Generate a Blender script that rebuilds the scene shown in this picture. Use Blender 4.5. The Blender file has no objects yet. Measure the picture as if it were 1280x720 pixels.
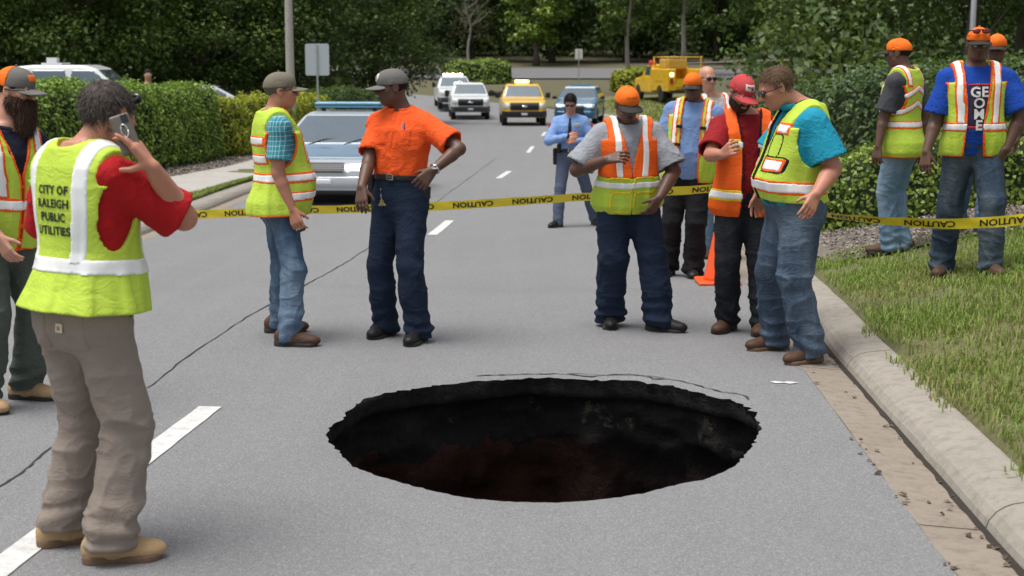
import bpy, math, random
import numpy as np
from mathutils import Vector, Matrix, geometry
from mathutils.bvhtree import BVHTree

# ------------------------------------------------------------------ camera, sky, sun, exposure
SC = bpy.context.scene
F, CX, CY = 1777.0, 640.0, 360.0          # focal length in photo pixels, principal point
CAMH, PITCH = 1.91, math.radians(9.35)
camd = bpy.data.cameras.new('camera')
cam = bpy.data.objects.new('camera', camd)
SC.collection.objects.link(cam)
SC.camera = cam
cam.location = (0, 0, CAMH)
cam.rotation_euler = (math.pi / 2 - PITCH, 0, 0)
camd.sensor_width = 36.0
camd.lens = F / 1280 * 36
camd.clip_end = 2000
camd.dof.use_dof = True
camd.dof.focus_distance = 8.6
camd.dof.aperture_fstop = 4.0

SUN_EL, SUN_AZ = math.radians(74), math.radians(248)   # azimuth measured from +Y towards +X
world = bpy.data.worlds.new('World')
SC.world = world
world.use_nodes = True
wn = world.node_tree
sky = wn.nodes.new('ShaderNodeTexSky')
sky.sky_type = 'NISHITA'
sky.sun_disc = False
sky.sun_elevation = SUN_EL
sky.sun_rotation = SUN_AZ
sky.air_density = 1.0
sky.dust_density = 4.0
sky.ozone_density = 1.0
hsv = wn.nodes.new('ShaderNodeHueSaturation')
hsv.inputs['Saturation'].default_value = 0.35          # thin cloud: a greyer sky
bg = wn.nodes['Background']
bg.inputs['Strength'].default_value = 0.11
wn.links.new(sky.outputs[0], hsv.inputs['Color'])
wn.links.new(hsv.outputs[0], bg.inputs['Color'])

sund = bpy.data.lights.new('sun', 'SUN')
sund.energy = 2.1
sund.angle = math.radians(36)
sund.color = (1.0, 0.96, 0.9)
sun = bpy.data.objects.new('sun', sund)
SC.collection.objects.link(sun)
_sd = Vector((math.sin(SUN_AZ) * math.cos(SUN_EL), math.cos(SUN_AZ) * math.cos(SUN_EL), math.sin(SUN_EL)))
sun.rotation_euler = (-_sd).to_track_quat('-Z', 'Y').to_euler()
sun.location = (0, 0, 30)

SC.view_settings.view_transform = 'Standard'
SC.view_settings.look = 'None'
SC.view_settings.gamma = 1.0
SC.view_settings.use_curve_mapping = False
SC.view_settings.exposure = 0.5
SC.cycles.max_bounces = 6
SC.cycles.transparent_max_bounces = 8

COL = SC.collection
rng = np.random.default_rng(7)
random.seed(7)
f32 = np.float32

# ------------------------------------------------------------------ helpers: objects
def tag(o, label=None, cat=None, group=None, kind=None):
    if label: o['label'] = label
    if cat: o['category'] = cat
    if group: o['group'] = group
    if kind: o['kind'] = kind
    return o

def empty(name, loc, rz=0.0):
    o = bpy.data.objects.new(name, None)
    COL.objects.link(o)
    o.empty_display_size = 0.2
    o.location = loc
    o.rotation_euler = (0, 0, rz)
    return o

def link(name, me, parent=None, loc=None):
    o = bpy.data.objects.new(name, me)
    COL.objects.link(o)
    if parent: o.parent = parent
    if loc is not None: o.location = loc
    return o

def mesh(name, V, Fc, mats=None, smooth=True, midx=None):
    """V (n,3) array, Fc (m,3|4) array or list of lists"""
    me = bpy.data.meshes.new(name)
    V = np.asarray(V, f32)
    if isinstance(Fc, np.ndarray):
        k = Fc.shape[1]
        me.vertices.add(len(V)); me.vertices.foreach_set('co', V.ravel())
        me.loops.add(Fc.size); me.loops.foreach_set('vertex_index', Fc.astype(np.int32).ravel())
        me.polygons.add(len(Fc))
        me.polygons.foreach_set('loop_start', np.arange(0, Fc.size, k, dtype=np.int32))
        me.update(calc_edges=True)
    else:
        me.from_pydata([tuple(map(float, v)) for v in V], [], [list(map(int, f)) for f in Fc])
    if smooth: me.polygons.foreach_set('use_smooth', np.ones(len(me.polygons), bool))
    if mats is not None:
        for m in (mats if isinstance(mats, (list, tuple)) else [mats]): me.materials.append(m)
    if midx is not None: me.polygons.foreach_set('material_index', np.asarray(midx, np.int32))
    me.update()
    return me

def copy_tree(o, parent=None):
    c = o.copy(); COL.objects.link(c); c.parent = parent
    for ch in list(o.children): copy_tree(ch, c)
    return c

class MB:
    """collects plain shapes into one mesh"""
    def __init__(s): s.V = []; s.F = []
    def add(s, V, Fc):
        n = len(s.V); s.V += [tuple(v) for v in V]; s.F += [[i + n for i in f] for f in Fc]; return s
    def box(s, c, sz, R=None, taper=1.0):
        hx, hy, hz = sz[0] / 2, sz[1] / 2, sz[2] / 2
        P = [(x * hx * (taper if z > 0 else 1), y * hy * (taper if z > 0 else 1), z * hz) for z in (-1, 1) for x, y in ((-1, -1), (1, -1), (1, 1), (-1, 1))]
        M = R if R is not None else Matrix.Identity(3)
        P = [tuple(M @ Vector(p) + Vector(c)) for p in P]
        return s.add(P, [(3, 2, 1, 0), (4, 5, 6, 7), (0, 1, 5, 4), (1, 2, 6, 5), (2, 3, 7, 6), (3, 0, 4, 7)])
    def tube(s, pts, rad, n=8, caps=True):
        pts = [Vector(p) for p in pts]
        if not isinstance(rad, (list, tuple)): rad = [rad] * len(pts)
        V = []; Fc = []
        for i, p in enumerate(pts):
            d = (pts[min(i + 1, len(pts) - 1)] - pts[max(i - 1, 0)]).normalized()
            u = d.orthogonal().normalized() if abs(d.z) < .95 else Vector((1, 0, 0))
            u = (u - d * u.dot(d)).normalized(); w = d.cross(u)
            for k in range(n):
                a = 2 * math.pi * k / n
                V.append(p + (u * math.cos(a) + w * math.sin(a)) * rad[i])
        for i in range(len(pts) - 1):
            for k in range(n):
                a, b = i * n + k, i * n + (k + 1) % n
                Fc.append((a, b, b + n, a + n))
        if caps:
            Fc.append(tuple(range(n - 1, -1, -1))); Fc.append(tuple(range((len(pts) - 1) * n, len(pts) * n)))
        return s.add(V, Fc)
    def lathe(s, prof, c=(0, 0, 0), n=16, axis='z'):
        V = []; Fc = []
        for (r, z) in prof:
            for k in range(n):
                a = 2 * math.pi * k / n
                p = (r * math.cos(a), r * math.sin(a), z)
                if axis == 'x': p = (p[2], p[0], p[1])
                V.append((p[0] + c[0], p[1] + c[1], p[2] + c[2]))
        for i in range(len(prof) - 1):
            for k in range(n):
                a, b = i * n + k, i * n + (k + 1) % n
                Fc.append((a, b, b + n, a + n))
        Fc.append(tuple(range(n - 1, -1, -1))); Fc.append(tuple(range((len(prof) - 1) * n, len(prof) * n)))
        return s.add(V, Fc)
    def build(s, name, mat, parent=None, smooth=False, loc=None):
        return link(name, mesh(name, s.V, s.F, mat, smooth), parent, loc)

# ------------------------------------------------------------------ helpers: materials
_mats = {}
def nt(name):
    m = bpy.data.materials.new(name); m.use_nodes = True
    return m, m.node_tree, m.node_tree.nodes['Principled BSDF']

def N(t, typ, **kw):
    n = t.nodes.new('ShaderNode' + typ)
    for k, v in kw.items():
        if k in n.inputs: n.inputs[k].default_value = v
        else: setattr(n, k, v)
    return n

def L(t, a, b): t.links.new(a, b)

def ramp(t, fac, stops):
    r = N(t, 'ValToRGB'); e = r.color_ramp.elements
    while len(e) < len(stops): e.new(.5)
    for i, (p, c) in enumerate(stops):
        e[i].position = p; e[i].color = (*c, 1) if len(c) == 3 else c
    L(t, fac, r.inputs[0]); return r.outputs[0]

def math_(t, op, a, b=None, c=None):
    n = N(t, 'Math', operation=op)
    for i, v in enumerate((a, b, c)):
        if v is None: continue
        if isinstance(v, (int, float)): n.inputs[i].default_value = v
        else: L(t, v, n.inputs[i])
    return n.outputs[0]

def mixc(t, fac, a, b, blend='MIX'):
    n = N(t, 'Mix', data_type='RGBA', blend_type=blend)
    for s, v in ((0, fac), (6, a), (7, b)):
        if isinstance(v, (int, float)): n.inputs[s].default_value = v
        elif isinstance(v, tuple): n.inputs[s].default_value = (*v, 1) if len(v) == 3 else v
        else: L(t, v, n.inputs[s])
    return n.outputs[2]

def noise(t, vec, scale, detail=3, rough=.55, out=0):
    n = N(t, 'TexNoise', Scale=scale, Detail=detail, Roughness=rough)
    if vec is not None: L(t, vec, n.inputs['Vector'])
    return n.outputs[out]

def coords(t, which='Object', scale=None):
    o = N(t, 'TexCoord').outputs[which]
    if scale is not None:
        m = N(t, 'Mapping'); m.inputs['Scale'].default_value = scale; L(t, o, m.inputs[0]); o = m.outputs[0]
    return o

def bump(t, b, h, strength=.3, dist=.01):
    n = N(t, 'Bump', Strength=strength, Distance=dist); L(t, h, n.inputs['Height']); L(t, n.outputs[0], b.inputs['Normal']); return n

def cloth(name, col, rough=.85, var=.25, fold=.5, weave=True, fade=None):
    if name in _mats: return _mats[name]
    m, t, b = nt(name)
    o = coords(t)
    n1 = noise(t, o, 9, 4)
    c = mixc(t, n1, tuple(x * (1 - var) for x in col), tuple(min(1, x * (1 + var)) for x in col))
    if fade is not None:
        n2 = noise(t, coords(t, scale=(1, 1, .45)), 5, 5, .6)
        f = ramp(t, n2, [(.42, (0, 0, 0)), (.68, (1, 1, 1))])
        c = mixc(t, f, c, fade)
    L(t, c, b.inputs['Base Color'])
    b.inputs['Roughness'].default_value = rough
    b.inputs['Specular IOR Level'].default_value = .25
    w = N(t, 'TexNoise', Scale=11, Detail=5, Roughness=.5, Distortion=1.2)
    L(t, coords(t, scale=(1, 1, 1.6)), w.inputs['Vector'])
    rd = math_(t, 'POWER', math_(t, 'SUBTRACT', 1.0, math_(t, 'ABSOLUTE', math_(t, 'MULTIPLY', math_(t, 'SUBTRACT', w.outputs[0], .5), 4.0))), 2.0)
    h = math_(t, 'ADD', math_(t, 'MULTIPLY', rd, .55), w.outputs[0])
    if weave:
        h = math_(t, 'ADD', h, math_(t, 'MULTIPLY', noise(t, o, 260, 2), .12))
    bump(t, b, h, fold * .62, .02)
    _mats[name] = m
    return m

def plain(name, col, rough=.5, metal=0.0, var=.08, scale=20, spec=.5, bmp=0.0, coat=0.0):
    if name in _mats: return _mats[name]
    m, t, b = nt(name)
    o = coords(t)
    n1 = noise(t, o, scale, 4)
    c = mixc(t, n1, tuple(x * (1 - var) for x in col), tuple(min(1, x * (1 + var)) for x in col))
    L(t, c, b.inputs['Base Color'])
    b.inputs['Roughness'].default_value = rough
    b.inputs['Metallic'].default_value = metal
    b.inputs['Specular IOR Level'].default_value = spec
    b.inputs['Coat Weight'].default_value = coat
    if bmp: bump(t, b, noise(t, o, scale * 3, 4), bmp, .01)
    _mats[name] = m
    return m

def emit(name, col, strength):
    if name in _mats: return _mats[name]
    m, t, b = nt(name)
    b.inputs['Base Color'].default_value = (*col, 1)
    b.inputs['Emission Color'].default_value = (*col, 1)
    b.inputs['Emission Strength'].default_value = strength
    _mats[name] = m
    return m

def skin(name, col):
    if name in _mats: return _mats[name]
    m, t, b = nt(name)
    o = coords(t)
    n1 = noise(t, o, 14, 5)
    c = mixc(t, n1, tuple(x * f for x, f in zip(col, (.82, .76, .74))), tuple(min(1, x * f) for x, f in zip(col, (1.12, 1.12, 1.12))))
    L(t, c, b.inputs['Base Color'])
    b.inputs['Roughness'].default_value = .5
    b.inputs['Subsurface Weight'].default_value = .08
    b.inputs['Subsurface Radius'].default_value = (.012, .005, .003)
    bump(t, b, noise(t, o, 180, 3), .12, .004)
    _mats[name] = m
    return m

# ------------------------------------------------------------------ projection and terrain heights
CP, SP = math.cos(PITCH), math.sin(PITCH)
def ray(u, v):
    x, y = (u - CX) / F, -(v - CY) / F
    return Vector((x, CP + y * SP, -SP + y * CP))
def at_depth(u, v, Y):
    r = ray(u, v); return Vector((0, 0, CAMH)) + r * (Y / r.y)
def project(p):
    d = p[1] * CP - (p[2] - CAMH) * SP; up = p[1] * SP + (p[2] - CAMH) * CP
    return CX + F * p[0] / d, CY - F * up / d

_py = np.arange(-60, 700, .5)
_pz = np.interp(_py, [-60, 11, 14, 18, 23, 40, 67, 77, 84, 90, 97, 104, 112, 124, 150, 250, 700],
                [0, 0, -.12, -.33, -.48, -.85, -1.35, -1.5, -1.3, -.9, -.25, .35, .8, 1.2, 2.2, 5, 12])
_kk = np.exp(-.5 * (np.arange(-8, 9) / 3.0) ** 2); _kk /= _kk.sum()
_pz = np.convolve(np.pad(_pz, 8, mode='edge'), _kk, 'valid')
def rz(y): return np.interp(y, _py, _pz)
def xr(y):   # right edge of the asphalt (start of the gutter)
    return np.interp(y, [-60, 3, 5.4, 9, 12, 20, 45, 66, 76, 84, 91, 97, 102, 107], [1.4, 1.60, 1.66, 1.81, 2.02, 2.6, 4.3, 5.7, 5.6, 2.5, -4, -13, -32, -90])
def xl(y):
    return np.interp(y, [-60, 3, 12, 20, 25, 35, 48, 66, 75, 82, 88], [-4.2, -4.2, -4.25, -4.4, -4.45, -4.1, -3.7, -3.6, -6, -14, -60])
GUT, KW, KH = .27, .29, .105
def gz(x, y):
    x = np.asarray(x, float); y = np.asarray(y, float)
    b = rz(y)
    r = x - (xr(y) + GUT + KW); l = (xl(y) - KW - .2) - x
    z = b.copy() if isinstance(b, np.ndarray) else np.array(float(b))
    near = np.interp(y, [0, 95, 110], [1, 1, 0])
    zr = near * (KH + .20 * np.clip(r, 0, 2) + .03 * np.clip(r - 2, 0, 60))
    zl = near * (KH + .045 * np.clip(l, 0, 40))
    z = np.where(r > 0, b + zr, np.where(l > 0, b + zl, z))
    return z
def ground_at(u, v):
    Y = 10.0
    r = ray(u, v); z = 0.0
    for _ in range(60):
        k = (z - CAMH) / r.z
        p = Vector((0, 0, CAMH)) + r * k
        z = .5 * z + .5 * float(gz(p.x, min(p.y, 400)))
    k = (z - CAMH) / r.z
    return Vector((0, 0, CAMH)) + r * k

# ------------------------------------------------------------------ small numpy value noise
_lat = np.random.default_rng(3).random((32, 32, 32)).astype(f32)
def vnoise(P, freq=1.0, seed=0):
    p = np.asarray(P, f32) * freq + seed * 7.31
    i = np.floor(p).astype(np.int32); f = p - i; f = f * f * (3 - 2 * f)
    a = i & 31; b = (i + 1) & 31
    r = 0
    for dx in (0, 1):
        wx = f[:, 0] if dx else 1 - f[:, 0]; ix = b[:, 0] if dx else a[:, 0]
        for dy in (0, 1):
            wy = f[:, 1] if dy else 1 - f[:, 1]; iy = b[:, 1] if dy else a[:, 1]
            for dz in (0, 1):
                wz = f[:, 2] if dz else 1 - f[:, 2]; iz = b[:, 2] if dz else a[:, 2]
                r = r + wx * wy * wz * _lat[ix, iy, iz]
    return r * 2 - 1

# ------------------------------------------------------------------ signed distance sculpting on a grid
class Frame:
    def __init__(s, o, x, y, z): s.o = Vector(o); s.x = Vector(x); s.y = Vector(y); s.z = Vector(z); s.k2 = s.x.length_squared
    def w(s, x, y, z): return s.o + s.x * x + s.y * y + s.z * z
    def d(s, x, y, z): return s.x * x + s.y * y + s.z * z
    def loc(s, X, Y, Z):
        x, y, z = X - f32(s.o.x), Y - f32(s.o.y), Z - f32(s.o.z)
        return tuple((x * f32(a.x) + y * f32(a.y) + z * f32(a.z)) / f32(s.k2) for a in (s.x, s.y, s.z))

def smin(a, b, k):
    h = np.clip(.5 + .5 * (b - a) / k, 0, 1)
    return b + (a - b) * h - k * h * (1 - h)

class Grid:
    def __init__(s, lo, hi, h):
        s.h = h; s.lo = np.array(lo, float) - 3 * h
        s.n = np.ceil((np.array(hi, float) + 3 * h - s.lo) / h).astype(int) + 1
        s.d = np.full(tuple(s.n), .5, f32)
        s.ax = [(s.lo[i] + h * np.arange(s.n[i])).astype(f32) for i in range(3)]
    def sl(s, lo, hi):
        r = []
        for i in range(3):
            a = max(0, int(math.floor((lo[i] - s.lo[i]) / s.h)) - 1); b = min(int(s.n[i]), int(math.ceil((hi[i] - s.lo[i]) / s.h)) + 2)
            r.append(slice(a, max(b, a)))
        return tuple(r)
    def xyz(s, sl=(slice(None),) * 3):
        return s.ax[0][sl[0]][:, None, None], s.ax[1][sl[1]][None, :, None], s.ax[2][sl[2]][None, None, :]
    def put(s, fn, lo, hi, k=0.0, op='add'):
        m = max(k, 2 * s.h) + s.h
        sl = s.sl([a - m for a in lo], [a + m for a in hi])
        if any(q.stop <= q.start for q in sl): return
        v = fn(*s.xyz(sl)); a = s.d[sl]
        if op == 'add': s.d[sl] = smin(a, v, k) if k else np.minimum(a, v)
        else: s.d[sl] = -smin(-a, v, k) if k else np.maximum(a, -v)
    def cone(s, a, b, ra, rb, k=0.0, op='add', flat=None):
        a = Vector(a); b = Vector(b); ab = b - a; L2 = max(ab.length_squared, 1e-9); R = max(ra, rb)
        def fn(X, Y, Z):
            x, y, z = X - f32(a.x), Y - f32(a.y), Z - f32(a.z)
            t = np.clip((x * f32(ab.x) + y * f32(ab.y) + z * f32(ab.z)) / f32(L2), 0, 1)
            return np.sqrt((x - t * f32(ab.x)) ** 2 + (y - t * f32(ab.y)) ** 2 + (z - t * f32(ab.z)) ** 2) - (f32(ra) + f32(rb - ra) * t)
        s.put(fn, [min(a[i], b[i]) - R for i in range(3)], [max(a[i], b[i]) + R for i in range(3)], k, op)
    def ell(s, fr, c, r, k=0.0, op='add'):
        """ellipsoid at local c with radii r in frame fr"""
        w = fr.w(*c); R = max(r) * 1.12
        def fn(X, Y, Z):
            x, y, z = fr.loc(X, Y, Z)
            x, y, z = x - f32(c[0]), y - f32(c[1]), z - f32(c[2])
            k0 = np.sqrt((x / r[0]) ** 2 + (y / r[1]) ** 2 + (z / r[2]) ** 2)
            k1 = np.sqrt((x / r[0] ** 2) ** 2 + (y / r[1] ** 2) ** 2 + (z / r[2] ** 2) ** 2) + 1e-9
            return (k0 * (k0 - 1) / k1).astype(f32)
        s.put(fn, [w[i] - R for i in range(3)], [w[i] + R for i in range(3)], k, op)
    def boxr(s, fr, c, hsz, r=0.0, k=0.0, op='add'):
        w = fr.w(*c); R = math.sqrt(sum(q * q for q in hsz)) + r
        def fn(X, Y, Z):
            x, y, z = fr.loc(X, Y, Z)
            qx, qy, qz = np.abs(x - f32(c[0])) - f32(hsz[0] - r), np.abs(y - f32(c[1])) - f32(hsz[1] - r), np.abs(z - f32(c[2])) - f32(hsz[2] - r)
            return np.sqrt(np.maximum(qx, 0) ** 2 + np.maximum(qy, 0) ** 2 + np.maximum(qz, 0) ** 2) + np.minimum(np.maximum(qx, np.maximum(qy, qz)), 0) - f32(r)
        s.put(fn, [w[i] - R for i in range(3)], [w[i] + R for i in range(3)], k, op)
    def fn(s, f): return f(*s.xyz())

_CO = np.array([(i, j, k) for i in (0, 1) for j in (0, 1) for k in (0, 1)])
_ED = [(a, b) for a in range(8) for b in range(a + 1, 8) if np.abs(_CO[a] - _CO[b]).sum() == 1]
def nets(d, lo, h, relax=1):
    """surface nets: returns vertices, quads"""
    d = d.copy()
    for i in range(3):
        idx = [slice(None)] * 3
        for e in (0, -1):
            idx[i] = e; d[tuple(idx)] = np.maximum(d[tuple(idx)], h)
    s = d < 0
    n = np.array(d.shape)
    c = np.zeros(n - 1, np.int8)
    for (i, j, k) in _CO: c += s[i:n[0] - 1 + i, j:n[1] - 1 + j, k:n[2] - 1 + k]
    I = np.argwhere((c > 0) & (c < 8))
    if len(I) == 0: return np.zeros((0, 3), f32), np.zeros((0, 4), np.int32)
    idx = np.full(n - 1, -1, np.int32); idx[tuple(I.T)] = np.arange(len(I))
    val = np.stack([d[I[:, 0] + q[0], I[:, 1] + q[1], I[:, 2] + q[2]] for q in _CO], 1)
    acc = np.zeros((len(I), 3), f32); cnt = np.zeros(len(I), f32)
    for a, b in _ED:
        va, vb = val[:, a], val[:, b]
        m = (va < 0) != (vb < 0)
        t = np.where(m, va / np.where(m, va - vb, 1), 0)
        acc += np.where(m[:, None], _CO[a] + t[:, None] * (_CO[b] - _CO[a]), 0); cnt += m
    V = (I + acc / cnt[:, None])
    Q = []
    for ax in range(3):
        o1, o2 = [(1, 2), (2, 0), (0, 1)][ax]
        A = [slice(None)] * 3; B = [slice(None)] * 3
        A[ax] = slice(0, -1); B[ax] = slice(1, None)
        sa, sb = s[tuple(A)], s[tuple(B)]
        E = np.argwhere(sa != sb)
        E = E[(E[:, o1] > 0) & (E[:, o2] > 0) & (E[:, o1] < n[o1] - 1) & (E[:, o2] < n[o2] - 1)]
        u1 = np.zeros(3, int); u1[o1] = 1; u2 = np.zeros(3, int); u2[o2] = 1
        q = np.stack([idx[tuple((E - a).T)] for a in (u1 + u2, u2, u1 * 0, u1)], 1)
        fl = ~sa[tuple(E.T)]
        q[fl] = q[fl][:, ::-1]
        Q.append(q)
    Q = np.concatenate(Q)
    V = V.astype(f32)
    for _ in range(relax):
        acc = np.zeros_like(V); cnt = np.zeros(len(V), f32)
        for i in range(4):
            a, b = Q[:, i], Q[:, (i + 1) % 4]
            for k in range(3): acc[:, k] += np.bincount(a, V[b, k], len(V)).astype(f32) + np.bincount(b, V[a, k], len(V)).astype(f32)
            cnt += np.bincount(a, minlength=len(V)) + np.bincount(b, minlength=len(V))
        V = V * .5 + .5 * acc / np.maximum(cnt, 1)[:, None]
    return (V * h + lo).astype(f32), Q

def vnormals(V, Q):
    nn = np.cross(V[Q[:, 2]] - V[Q[:, 0]], V[Q[:, 3]] - V[Q[:, 1]])
    out = np.zeros_like(V)
    for i in range(4):
        for k in range(3): out[:, k] += np.bincount(Q[:, i], nn[:, k], len(V))
    return out / (np.linalg.norm(out, axis=1, keepdims=True) + 1e-12)
# ------------------------------------------------------------------ setting: materials
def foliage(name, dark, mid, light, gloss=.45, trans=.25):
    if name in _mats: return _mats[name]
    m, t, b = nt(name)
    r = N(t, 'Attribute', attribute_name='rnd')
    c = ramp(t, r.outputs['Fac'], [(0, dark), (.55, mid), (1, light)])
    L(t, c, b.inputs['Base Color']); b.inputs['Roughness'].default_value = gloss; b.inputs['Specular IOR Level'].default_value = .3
    tr = N(t, 'BsdfTranslucent'); L(t, mixc(t, .5, c, (.25, .35, .04)), tr.inputs[0])
    mx = N(t, 'MixShader'); mx.inputs[0].default_value = trans
    L(t, b.outputs[0], mx.inputs[1]); L(t, tr.outputs[0], mx.inputs[2])
    L(t, mx.outputs[0], t.nodes['Material Output'].inputs[0])
    _mats[name] = m
    return m

def asphalt():
    m, t, b = nt('asphalt')
    o = coords(t)
    big = noise(t, o, .35, 4, .6); mid = noise(t, o, 3.0, 5, .65); streak = noise(t, coords(t, scale=(3.0, .12, 1)), 1.0, 4, .6)
    vor = N(t, 'TexVoronoi', Scale=170.0); L(t, o, vor.inputs['Vector'])
    sp = noise(t, o, 210, 2, .7)
    base = mixc(t, big, (.178, .180, .184), (.222, .224, .228))
    base = mixc(t, math_(t, 'MULTIPLY', ramp(t, mid, [(.42, (0, 0, 0)), (.75, (1, 1, 1))]), .25), base, (.15, .152, .158))
    base = mixc(t, math_(t, 'MULTIPLY', ramp(t, streak, [(.45, (0, 0, 0)), (.7, (1, 1, 1))]), .22), base, (.25, .25, .255))
    stone = N(t, 'SeparateColor'); L(t, vor.outputs['Color'], stone.inputs[0])
    base = mixc(t, math_(t, 'MULTIPLY', ramp(t, stone.outputs[0], [(.55, (0, 0, 0)), (1, (1, 1, 1))]), .58), base, (.36, .36, .365))
    base = mixc(t, math_(t, 'MULTIPLY', ramp(t, stone.outputs[1], [(.6, (0, 0, 0)), (1, (1, 1, 1))]), .5), base, (.085, .086, .088))
    base = mixc(t, math_(t, 'MULTIPLY', sp, .16), base, (.10, .10, .105))
    L(t, base, b.inputs['Base Color']); b.inputs['Roughness'].default_value = .85; b.inputs['Specular IOR Level'].default_value = .35
    h = math_(t, 'ADD', math_(t, 'MULTIPLY', vor.outputs['Distance'], -.6), math_(t, 'MULTIPLY', sp, .6))
    bump(t, b, h, .55, .004)
    return m

def concrete(name, a, b_, sc=1.0):
    m, t, b = nt(name)
    o = coords(t)
    n1 = noise(t, o, 2.2 * sc, 5, .65); n2 = noise(t, o, 120, 3, .7); n3 = noise(t, o, 14, 5, .7)
    c = mixc(t, n1, a, b_)
    c = mixc(t, math_(t, 'MULTIPLY', ramp(t, n3, [(.46, (0, 0, 0)), (.72, (1, 1, 1))]), .55), c, tuple(x * .5 for x in a))
    c = mixc(t, math_(t, 'MULTIPLY', ramp(t, n2, [(.5, (0, 0, 0)), (.8, (1, 1, 1))]), .4), c, tuple(min(1, x * 1.5) for x in b_))
    L(t, c, b.inputs['Base Color']); b.inputs['Roughness'].default_value = .9
    bump(t, b, math_(t, 'ADD', n3, math_(t, 'MULTIPLY', n2, .5)), .35, .006)
    return m

def soil(name, a, b_, c_, sc=5):
    m, t, b = nt(name)
    o = coords(t)
    n1 = noise(t, o, sc * .35, 5, .65); n2 = noise(t, o, sc * 6, 5, .7)
    c = mixc(t, ramp(t, n1, [(.35, (0, 0, 0)), (.65, (1, 1, 1))]), a, b_)
    c = mixc(t, ramp(t, n2, [(.45, (0, 0, 0)), (.75, (1, 1, 1))]), c, c_)
    L(t, c, b.inputs['Base Color']); b.inputs['Roughness'].default_value = .95
    bump(t, b, n2, .6, .03)
    return m

M_asph = asphalt()
M_conc = concrete('kerb_concrete', (.245, .222, .190), (.345, .315, .27)); M_walk = concrete('path_concrete', (.36, .34, .31), (.45, .43, .40))
M_gut = concrete('gutter_concrete', (.20, .165, .130), (.31, .265, .215), 1.6)
M_turf = soil('turf', (.10, .115, .04), (.14, .14, .055), (.20, .155, .09), 6); M_dirt = soil('bare_soil', (.14, .09, .055), (.20, .13, .08), (.09, .06, .04), 8)
M_mulch = soil('mulch_ground', (.17, .145, .12), (.23, .20, .175), (.09, .075, .062), 12)
M_paint = concrete('road_paint', (.50, .50, .49), (.66, .66, .65), 3)
M_crack = plain('crack_dark', (.035, .035, .036), .95, 0, .4, 60)

def strip(pts_l, pts_r):
    n = len(pts_l); V = list(pts_l) + list(pts_r)
    return V, [(i, i + n, i + n + 1, i + 1)[::-1] for i in range(n - 1)]
def sheet(xs, ys, zf, lift=0.0):
    X, Y = np.meshgrid(xs, ys); Z = zf(X, Y) + lift
    n = len(xs); j, i = np.meshgrid(np.arange(len(ys) - 1), np.arange(n - 1), indexing='ij'); a = (j * n + i).ravel()
    return np.stack([X.ravel(), Y.ravel(), Z.ravel()], 1), np.stack([a, a + 1, a + n + 1, a + n], 1)

# ------------------------------------------------------------------ road with the hole in it
_hp = [(40, 200), (85, 150), (130, 108), (190, 82), (300, 70), (420, 55), (520, 45), (640, 40), (760, 48), (900, 50), (1000, 65), (1090, 88), (1170, 108), (1220, 135), (1235, 165), (1225, 205), (1190, 250),
       (1150, 290), (1100, 315), (1000, 335), (880, 362), (740, 380), (600, 382), (450, 372), (330, 350), (230, 325), (120, 285), (70, 240)]
hw = np.array([tuple(ground_at(390 + a / 2.207, 450 + b / 2.207))[:2] for a, b in _hp])
hc = hw.mean(0)
ang = np.arctan2(hw[:, 1] - hc[1], hw[:, 0] - hc[0]); rad = np.hypot(*(hw - hc).T); od = np.argsort(ang)
NH = 260
th = np.linspace(-math.pi, math.pi, NH, endpoint=False)
rr = np.interp(th, np.concatenate([ang[od] - 2 * math.pi, ang[od], ang[od] + 2 * math.pi]), np.tile(rad[od], 3))
rr = np.convolve(np.concatenate([rr[-3:], rr, rr[:3]]), np.ones(7) / 7, 'valid')
c3 = np.stack([np.cos(th), np.sin(th), 0 * th], 1)
rag = .022 * vnoise(c3, 9, 1) + .016 * vnoise(c3, 24, 2) + .009 * np.random.default_rng(5).normal(size=NH)
rh = rr + rag * np.interp(np.sin(th), [-1, -.3, .3, 1], [.35, .6, 1, 1])
hole = np.stack([hc[0] + rh * np.cos(th), hc[1] + rh * np.sin(th)], 1)

yy = np.concatenate([np.arange(-14, 30, 1.0), np.arange(30, 106.5, 2.0)])
edge = [(float(xr(y)), float(y)) for y in yy] + [(float(xl(y)), float(y)) for y in yy[::-1]]
ipts = []
for y in np.concatenate([np.arange(-13.5, 30, 1.0), np.arange(31, 106, 2.0)]):
    for x in np.arange(math.ceil(xl(y)) + .3, xr(y) - .3, 1.0 if y < 30 else 3.0):
        if math.hypot(x - hc[0], y - hc[1]) > 1.55: ipts.append((x, y))
for k, f in ((1.06, 1), (1.16, 2), (1.3, 3)):
    for q in range(0, NH, 4 * f): ipts.append((hc[0] + rh[q] * k * math.cos(th[q]) + .0, hc[1] + rh[q] * k * math.sin(th[q])))
pts = [Vector(p) for p in edge] + [Vector(p) for p in hole] + [Vector(p) for p in ipts]
ne = len(edge)
cons = [(i, (i + 1) % ne) for i in range(ne)] + [(ne + i, ne + (i + 1) % NH) for i in range(NH)]
r = geometry.delaunay_2d_cdt(pts, cons, [], 0, 1e-5)
RV = np.array([tuple(v) for v in r[0]]); RF = np.array([f for f in r[2]])
cen = RV[RF].mean(1)
inh = np.hypot(*(cen - hc).T) < np.interp(np.arctan2(cen[:, 1] - hc[1], cen[:, 0] - hc[0]), th, rh, period=2 * math.pi)
inr = (cen[:, 0] < xr(cen[:, 1]) + 1e-4) & (cen[:, 0] > xl(cen[:, 1]) - 1e-4)
RF = RF[inr & ~inh]
e1 = RV[RF[:, 1]] - RV[RF[:, 0]]; e2 = RV[RF[:, 2]] - RV[RF[:, 0]]
fl = (e1[:, 0] * e2[:, 1] - e1[:, 1] * e2[:, 0]) < 0
RF[fl] = RF[fl][:, ::-1]
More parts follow.
